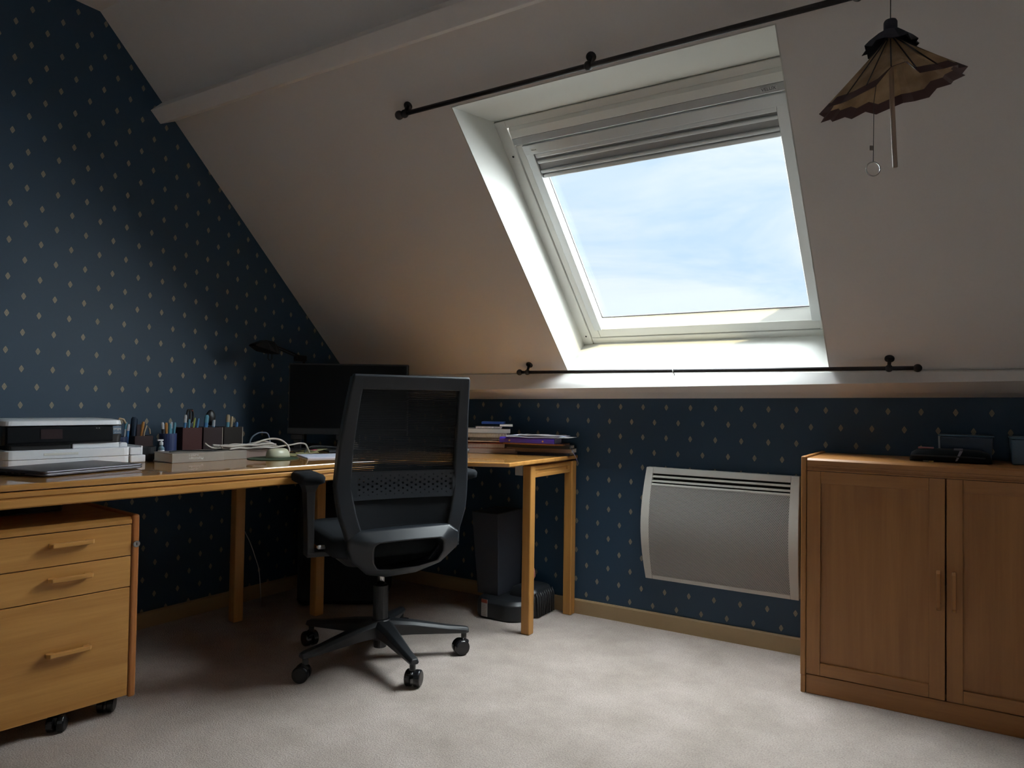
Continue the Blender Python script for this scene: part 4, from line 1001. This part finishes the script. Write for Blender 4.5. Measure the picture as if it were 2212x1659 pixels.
# ------------------------------------------------------------------ notebooks on the corner desk
def vframe(A, B, z=0):
    A, B = Vector((*A, 0)), Vector((*B, 0)); d = (B-A).normalized(); n = Vector((-d.y, d.x, 0)); m = Matrix.Identity(4)
    for i in range(3): m[i][0], m[i][1] = d[i], n[i]
    m[0][3], m[1][3], m[2][3] = A.x, A.y, z
    return m, (B-A).length
FL, LL = vframe((0.912, -0.311), (1.154, -0.183))
FR, LR = vframe((1.197, -0.162), (1.395, -0.115))
def flat(name, label, cat, F, x0, x1, y0, y1, z0, z1, cover, spiral=None, pages=None, rot=0.0, group=None):
    f_ = F @ Matrix.Translation((x0, y0, 0)) @ Matrix.Rotation(rot, 4, 'Z'); w, d = x1-x0, y1-y0
    t = thing(name, label, cat, tuple(f_ @ Vector((w/2, d/2, z0))), 0, group)
    c = min(0.002, (z1-z0)*0.25)
    if pages is not None:
        MB(f_).box((0.003, 0.004, z0+c), (w-0.001, d-0.003, z1-c)).build('pages', pages, t)
        MB(f_).box((0, 0, z0), (w, d, z0+c)).build('cover', cover, t); MB(f_).box((0, 0, z1-c), (w, d, z1)).build('cover', cover, t)
        if spiral is None: MB(f_).box((0, 0, z0+c), (w, 0.003, z1-c)).build('spine', cover, t)
    else: MB(f_).box((0, 0, z0), (w, d, z1)).build('cover', cover, t, bevel=0.001)
    if spiral is not None:
        mb = MB(f_); n = max(6, int(w/0.0068)); r = (z1-z0)*0.46; cz = z0+(z1-z0)*0.42
        for k in range(n):
            x = 0.006+(w-0.012)*k/(n-1)
            mb.tube([(x+0.0012*math.sin(a), 0.002-r*math.cos(a)*0.9, cz+r*math.sin(a)) for a in [q*math.pi/5 for q in range(11)]], 0.0013, n=5, cap=False)
        mb.build('spiral_binding', spiral, t, smooth=True)
    return t
wht = plain('wire_white', (0.62, 0.60, 0.58), 0.35, 0.3); bz = plain('wire_bronze', (0.30, 0.22, 0.16), 0.35, 0.5)
GN = 'notebooks stacked at the back of the corner desk'
Z5 = DT_+0.0003
flat('folder', 'greyish brown box folder at the bottom of the notebook stack', 'folder', FL, 0.0, 0.285, 0.0, 0.19, Z5, 0.7545, plain('folder_grey', (0.22, 0.17, 0.15), 0.5))
flat('notebook', 'red spiral notebook on the greyish brown folder', 'notebook', FL, -0.01, 0.225, 0.004, 0.17, 0.7550, 0.7780, plain('red_cover', (0.40, 0.025, 0.03), 0.5), wht, M['white_paper'], group=GN)
flat('folder', 'thin brown card folder lying on the red spiral notebook', 'folder', FL, 0.015, 0.255, -0.012, 0.18, 0.7830, 0.7900, plain('folder_brown', (0.23, 0.14, 0.09), 0.6))
flat('notebook', 'black spiral notebook with fine white rings under the thick bronze one', 'notebook', FL, 0.058, 0.235, 0.004, 0.17, 0.7906, 0.8010, M['black'], wht, M['pages'], group=GN)
flat('notebook', 'thick notebook with bronze spiral in the middle of the stack', 'notebook', FL, 0.050, 0.235, 0.0, 0.17, 0.8020, 0.8240, plain('taupe_cover', (0.20, 0.15, 0.12), 0.6), bz, M['pages'], group=GN)
flat('notebook', 'light grey hardcover book under the small spiral pad', 'notebook', FL, 0.048, 0.250, 0.004, 0.18, 0.8250, 0.8430, plain('grey_card', (0.33, 0.31, 0.29), 0.6), None, plain('grey_pages', (0.48, 0.47, 0.50), 0.7), 0.10, group=GN)
flat('notepad', 'small white spiral notepad near the top of the stack', 'notepad', FL, 0.085, 0.210, 0.012, 0.11, 0.8440, 0.8555, M['black'], wht, M['white_paper'], 0.06)
flat('booklet', 'small white booklet on the right of the spiral notepad', 'notebook', FL, 0.200, 0.260, 0.020, 0.12, 0.8560, 0.8640, plain('booklet_white', (0.52, 0.52, 0.52), 0.6), None, M['white_paper'], 0.08)
flat('notebook', 'deep blue notebook topmost on the left stack', 'notebook', FL, 0.110, 0.215, 0.050, 0.145, 0.8650, 0.8760, plain('blue_cover', (0.022, 0.065, 0.26), 0.45))
flat('book', 'navy hardcover book at the bottom right of the corner desk pile', 'book', FR, -0.06, 0.21, 0.0, 0.085, Z5, 0.7420, plain('navy_cover', (0.012, 0.017, 0.045), 0.45), None, M['pages'])
flat('book', 'brown hardcover book with cream pages on the navy book', 'book', FR, -0.09, 0.222, -0.010, 0.085, 0.7425, 0.7610, plain('brown_cover', (0.14, 0.085, 0.055), 0.45), None, M['pages'])
flat('notebook', 'black notebook with cream page edges under the folders on the right', 'notebook', FR, -0.12, 0.212, -0.004, 0.085, 0.7615, 0.7760, M['black'], None, M['pages'])
flat('folder', 'orange brown card folder under the violet ring binder', 'folder', FR, -0.10, 0.190, -0.030, 0.08, 0.7765, 0.7835, plain('folder_orange', (0.32, 0.16, 0.08), 0.6))
# violet ring binder
f_ = FR @ Matrix.Translation((-0.105, -0.055, 0)) @ Matrix.Rotation(-0.06, 4, 'Z')
t = thing('ring_binder', 'violet ring binder with two metal rivets on the right pile', 'ring binder', tuple(f_ @ Vector((0.14, 0.06, 0.784))), 0)
vio = plain('violet_cover', (0.045, 0.022, 0.30), 0.35)
mb = MB(f_); mb.loft([[(x, 0.006*0, 0.784), (x, -0.006, 0.787), (x, -0.007, 0.804), (x, 0.0, 0.811), (x, 0.004, 0.807), (x, 0.004, 0.788)] for x in (0.0, 0.265)]); mb.build('spine', vio, t, bevel=0.001)
MB(f_).box((0, 0.004, 0.784), (0.265, 0.13, 0.7860)).build('cover', vio, t); MB(f_).box((0, 0.004, 0.8085), (0.265, 0.13, 0.8105)).build('cover', vio, t)
MB(f_).box((0.006, 0.012, 0.7863), (0.255, 0.125, 0.806)).build('sheets', M['white_paper'], t)
for x in (0.050, 0.212):
    MB(f_).lathe([(0.0042, -0.0095), (0.0042, -0.006)], (x, 0, 0.796), 'Y', 12).build('rivet', plain('brass', (0.7, 0.5, 0.25), 0.3, 1.0) if x < 0.1 else bpy.data.materials['brass'], t)
t = thing('paper_pile', 'loose papers in clear sleeves lying on the violet ring binder', 'paper', tuple(f_ @ Vector((0.16, 0.05, 0.812))), 0)
sl = plain('sleeve', (0.52, 0.52, 0.55), 0.25)
for k, (x0, x1, y0, dz, rz) in enumerate(((0.035, 0.290, -0.012, 0.0, 0.02), (0.025, 0.330, 0.004, 0.003, -0.05), (0.060, 0.300, 0.010, 0.006, 0.06), (0.090, 0.285, -0.004, 0.009, 0.0))):
    g_ = f_ @ Matrix.Translation((x0, y0, 0.8110+dz)) @ Matrix.Rotation(rz, 4, 'Z')
    mb = MB(g_); L_ = x1-x0; n = 8
    mb.loft([[(L_*i/n, 0, 0.0025*math.sin(i*1.3+k)*0.5+0.0012), (L_*i/n, 0.115, 0.0025*math.sin(i*1.3+k)*0.5+0.0012), (L_*i/n, 0.115, 0.0025*math.sin(i*1.3+k)*0.5+0.0024), (L_*i/n, 0, 0.0025*math.sin(i*1.3+k)*0.5+0.0024)] for i in range(n+1)])
    mb.build('sheet', sl if k % 2 else M['white_paper'], t)
mb = MB(WORLD); mb.tube([(1.360, -0.125, 0.786), (1.405, -0.110, 0.772), (1.420, -0.112, 0.748), (1.440, -0.118, 0.720), (1.448, -0.120, 0.697)], 0.0016, n=6)
tag(mb.build('ribbon_cord', plain('violet_cord', (0.06, 0.05, 0.11), 0.6), smooth=True), 'thin dark cord hanging from the right pile over the desk end', 'cord')
t = thing('elastic_ball', 'grey bead on a thin elastic hanging in front of the red notebook', 'bead', (0.960, -0.325, Z5))
mb = MB(WORLD); mb.ball((0.968, -0.302, Z5+0.0125), 0.0122, 16); mb.build('bead', plain('bead_grey', (0.12, 0.12, 0.125), 0.4), t, smooth=True)
MB(WORLD).tube([(0.968, -0.302, Z5+0.024), (0.962, -0.300, 0.776), (0.955, -0.305, 0.787)], 0.0011, n=6).build('elastic', M['cable'], t)

# ------------------------------------------------------------------ things under the desks
t = thing('waste_bin', 'dark grey square tapered waste bin standing on the black rounded base', 'bin', (1.06, -0.145, 0.0905))
def rect(x0, x1, y0, y1, z): return [(x0, y0, z), (x1, y0, z), (x1, y1, z), (x0, y1, z)]
mb = MB(WORLD)
o0, o1 = rect(1.001, 1.114, -0.246, -0.055, 0.0865), rect(0.972, 1.1185, -0.262, -0.045, 0.460)
i1, i0 = rect(0.976, 1.1145, -0.258, -0.049, 0.460), rect(1.005, 1.110, -0.242, -0.059, 0.095)
mb.loft([o0, o1, i1, i0]); mb.build('body', M['bin'], t, bevel=0.003)
MB(WORLD).loft([rect(0.985, 1.106, -0.250, -0.057, 0.452), rect(0.984, 1.107, -0.251, -0.056, 0.458)]).build('liner', M['black'], t)
t = thing('black_case', 'low black rounded case with ribbed end and a warning label under the waste bin', 'case', (1.15, -0.18, 0))
mb = MB(WORLD); rings = []
def rr2(x0, x1, y0, y1, r, z):
    o_ = []
    for cx, cy, a0 in ((x1-r, y1-r, 0), (x0+r, y1-r, 90), (x0+r, y0+r, 180), (x1-r, y0+r, 270)):
        for k in range(7):
            a = R(a0+15*k); o_.append((cx+r*math.cos(a), cy+r*math.sin(a), z))
    return o_
mb.loft([rr2(1.015, 1.275, -0.318, -0.035, 0.085, 0.0), rr2(1.010, 1.280, -0.322, -0.03, 0.09, 0.012), rr2(1.012, 1.278, -0.320, -0.032, 0.09, 0.070), rr2(1.03, 1.265, -0.300, -0.045, 0.08, 0.0862)])
mb.build('shell', M['black'], t, smooth='auto', bevel=0.004, seg=2)
mb = MB(WORLD); mb.loft([rr2(1.135, 1.290, -0.205, -0.030, 0.03, 0.004), rr2(1.135, 1.288, -0.200, -0.030, 0.03, 0.095), rr2(1.145, 1.275, -0.190, -0.035, 0.03, 0.120), rr2(1.16, 1.255, -0.17, -0.045, 0.02, 0.127)])
mb.build('hood', M['black'], t, smooth=True)
mb = MB(WORLD)
for k in range(9):
    y = -0.190+0.018*k; mb.tube([(1.293, y, 0.006), (1.290, y+0.002, 0.09), (1.279, y+0.003, 0.110)], 0.0045, n=6)
mb.build('rib_row', plain('rib_grey', (0.030, 0.030, 0.032), 0.35), t, smooth=True)
th = 0.30
f_ = frame3((1.093, -0.3225, 0.048), (0.995, -0.10, 0), (0, 0, 1))
lab = MB(f_).box((-0.017, -0.038, 0), (0.017, 0.038, 0.002)).build('warning_label', plain('label_white', (0.50, 0.48, 0.46), 0.6), t)
MB(f_).box((-0.017, 0.022, 0.002), (0.017, 0.038, 0.0026)).build('label_band', plain('label_red', (0.33, 0.06, 0.03), 0.6), lab)
for k in range(6): MB(f_).box((-0.012, 0.010-0.008*k, 0.002), (0.006+0.006*(k % 2), 0.0115-0.008*k, 0.0024)).build('label_line', M['cover_grey'], lab)
mb = MB(WORLD); mb.tube([(1.235, -0.20, 0.128), (1.272, -0.215, 0.165), (1.285, -0.21, 0.195), (1.275, -0.20, 0.222), (1.245, -0.19, 0.235), (1.22, -0.17, 0.20), (1.215, -0.15, 0.128)], 0.004, n=8)
tag(mb.build('looped_cord', plain('cord_red', (0.36, 0.12, 0.09), 0.5), smooth=True), 'reddish looped cord on the black case behind the desk leg', 'cord')
t = thing('computer_case', 'black upright box-shaped case in the dark under the corner desk', 'case', (0.36, -0.42, 0))
FC, LC = vframe((0.275, -0.685), (0.610, -0.450))
MB(FC).loft([rr2(0.01, 0.40, 0.01, 0.31, 0.02, 0.012), rr2(0.0, 0.41, 0.0, 0.32, 0.025, 0.03), rr2(0.0, 0.41, 0.0, 0.32, 0.025, 0.52), rr2(0.01, 0.40, 0.01, 0.31, 0.02, 0.53)]).build('casing', M['black_soft'], t)
for x, y in ((0.04, 0.04), (0.37, 0.04), (0.04, 0.28), (0.37, 0.28)):
    MB(FC).lathe([(0.018, 0.0), (0.018, 0.0125)], (x, y, 0), 'Z', 14).build('foot', M['black'], t)
cable('thin pale cable hanging down behind the left desk', [(0.34, -0.930, 0.705), (0.335, -0.920, 0.60), (0.325, -0.905, 0.50), (0.330, -0.910, 0.41), (0.325, -0.870, 0.33), (0.32, -0.840, 0.26), (0.31, -0.810, 0.18), (0.30, -0.79, 0.02)], 0.0017, M['cable'], group=None)

# ------------------------------------------------------------------ things on the cabinet
CT = 0.7942
t = thing('pouch', 'long black zipped pouch lying at the front of the cabinet top', 'pouch', (2.88, -0.245, CT))
mb = MB(WORLD); rings = []
for k, (x, w, h) in enumerate(((2.762, 0.010, 0.012), (2.768, 0.028, 0.030), (2.785, 0.036, 0.040), (2.83, 0.038, 0.044), (2.90, 0.038, 0.045), (2.96, 0.036, 0.042), (2.985, 0.028, 0.034), (2.992, 0.010, 0.014))):
    rings.append([(x, -0.245+w*math.cos(a), CT+0.0005+h/2+h/2*math.sin(a)*abs(math.sin(a))**-0.3 if abs(math.sin(a)) > 1e-3 else CT+0.0005+h/2) for a in [q*math.pi/8 for q in range(16)]])
mb.loft(rings); mb.build('body', M['black_soft'], t, smooth=True)
MB(WORLD).tube([(2.766, -0.283, CT+0.020), (2.80, -0.286, CT+0.021), (2.90, -0.286, CT+0.021), (2.975, -0.283, CT+0.019)], 0.0022, n=8).build('zip', M['charcoal'], t)
f_ = frame3((2.818, -0.279, CT+0.0035), (1, 0, 0), (0, -0.6, 1)); MB(f_).box((-0.016, -0.002, 0), (0.002, 0.002, 0.003)).build('tag', M['cover_grey'], t); MB(f_).box((0.002, -0.002, 0), (0.015, 0.002, 0.003)).build('tag', plain('tag_yellow', (0.62, 0.45, 0.18), 0.5), t)
MB(WORLD).box((2.787, -0.262, CT+0.0430), (2.832, -0.235, CT+0.0475)).build('red_strip', plain('strip_red', (0.34, 0.12, 0.13), 0.5), t, bevel=0.001)
mb = MB(WORLD)
mb.box((2.889, -0.2655, CT+0.0445), (2.914, -0.262, CT+0.0475)); mb.box((2.889, -0.272, CT+0.0415), (2.914, -0.268, CT+0.0440))
mb.prism([(2.905, -0.280, CT+0.040), (2.914, -0.280, CT+0.040), (2.899, -0.2855, CT+0.008), (2.893, -0.2855, CT+0.006)], (0, -0.002, 0))
mb.build('strap', plain('strap_grey', (0.22, 0.21, 0.25), 0.4), t)
t = thing('storage_box', 'dark navy plastic box with pale rim behind the black pouch', 'box', (2.925, -0.12, CT))
nv = plain('navy_plastic', (0.016, 0.034, 0.066), 0.3)
MB(WORLD).loft([rect(2.850, 2.992, -0.195, -0.06, CT), rect(2.846, 2.998, -0.20, -0.055, CT+0.084)]).build('body', nv, t, bevel=0.004)
MB(WORLD).box((2.842, -0.203, CT+0.0842), (3.000, -0.052, CT+0.0885)).build('lid', plain('lid_blue', (0.07, 0.12, 0.17), 0.25), t, bevel=0.002)
MB(WORLD).loft([rect(2.8435, 2.8485, -0.2015, -0.196, CT+0.036), rect(2.8425, 2.8475, -0.2035, -0.198, CT+0.084)]).build('corner_clip', plain('clip_pale', (0.30, 0.33, 0.36), 0.35), t)
t = thing('storage_box', 'blue grey box at the right edge, last on the cabinet', 'box', (3.105, -0.15, CT))
MB(WORLD).loft([rect(3.047, 3.165, -0.215, -0.075, CT), rect(3.043, 3.169, -0.219, -0.071, CT+0.082)]).build('body', plain('bluegrey_plastic', (0.07, 0.125, 0.18), 0.3), t, bevel=0.004)
MB(WORLD).box((3.040, -0.222, CT+0.0822), (3.172, -0.068, CT+0.0885)).build('lid', bpy.data.materials['bluegrey_plastic'], t, bevel=0.002)

# ------------------------------------------------------------------ paper umbrella hanging from the slope
ux, uy = 2.800, -1.370
t = thing('paper_umbrella', 'brown paper parasol hanging upside-right by a string right of the skylight', 'umbrella', (ux, uy, 1.60))
zr, za, rr = 1.612, 1.742, 0.130
NP = 32; rnd = random.Random(3)
jit = [rnd.uniform(-0.004, 0.004) for _ in range(NP)]
def rim(k, r, z):
    a = 2*math.pi*k/NP + 0.1; pl = (0.0055 if k % 2 else -0.0055)*(r/rr)
    lift = 0.034 if k % NP in (24, 25) else 0.0
    return (ux+(r+pl)*math.cos(a), uy+(r+pl)*math.sin(a), z+r*(0.17*math.cos(a)+0.20*math.sin(a))+jit[k % NP]*(r/rr)*1.5 + lift*(r/rr)**3)
def zc(r): return za + (zr-za)*(r/rr)**0.93
def cone(name, mat, rs, th=0.0006):
    mb = MB(WORLD); mb.loft([[rim(k, r, zc(r)) for k in range(NP)] for r in rs], cap=False)
    o = mb.build(name, mat, t); s_ = o.modifiers.new('thick', 'SOLIDIFY'); s_.thickness = th; return o
cone('canopy', M['paper'], (0.012, 0.04, 0.08, 0.112))
cone('rim_band', M['band'], (0.1122, 0.121, 0.131))
for k in range(0, NP, 2):
    a = Vector(rim(k, 0.014, zc(0.014))); b = Vector(rim(k, 0.116, zc(0.116)))
    MB(WORLD).tube([a+Vector((0, 0, 0.0015)), b+Vector((0, 0, 0.0012))], 0.0013, n=6).build('rib', M['collar'], t)
mb = MB(WORLD); NC = 22
def crim(k, r, z):
    a = 2*math.pi*k/NC; p = 0.004 if k % 2 else -0.003; return (ux+(r+p*r/0.05)*math.cos(a), uy+(r+p*r/0.05)*math.sin(a), z+(0.004*math.sin(k*2.1))*(r/0.05))
mb.loft([[crim(k, r, z) for k in range(NC)] for r, z in ((0.006, 1.752), (0.022, 1.741), (0.040, 1.724), (0.050, 1.712))], cap=False)
o = mb.build('collar', M['collar'], t); s_ = o.modifiers.new('thick', 'SOLIDIFY'); s_.thickness = 0.001
MB(WORLD).lathe([(0.013, 1.744), (0.013, 1.765), (0.011, 1.769)], (ux, uy, 0), 'Z', 16).build('knob', M['collar'], t)
MB(WORLD).tube([(ux, uy, 1.745), (ux+0.003, uy+0.003, 1.60), (ux+0.008, uy+0.012, 1.466)], 0.0048, n=10).build('stick', M['bamboo'], t)
MB(WORLD).tube([(ux, uy, 1.768), (ux+0.0005, uy, 2.05), (ux, uy, CS-uy-0.001)], 0.0011, n=6).build('hanging_string', M['string'], t)
px, py = 2.770, -1.383
MB(WORLD).tube([(px+0.012, py+0.005, 1.70), (px+0.001, py, 1.60), (px, py, 1.476)], 0.0008, n=6).build('pull_cord', M['string'], t)
mb = MB(WORLD); mb.tube([(px+0.0145*math.cos(a)*0.843, py+0.0145*math.cos(a)*0.537, 1.4615+0.0145*math.sin(a)) for a in [q*math.pi/12 for q in range(25)]], 0.0012, n=6, cap=False); mb.build('pull_ring', M['chrome'], t, smooth=True)
f_ = frame3((px-0.003, py-0.002, 1.505), (0.843, 0.537, 0), (0, 0, 1)); MB(f_).box((-0.004, -0.005, 0), (0.003, 0.005, 0.0004)).build('price_tag', M['cover_grey'], t)
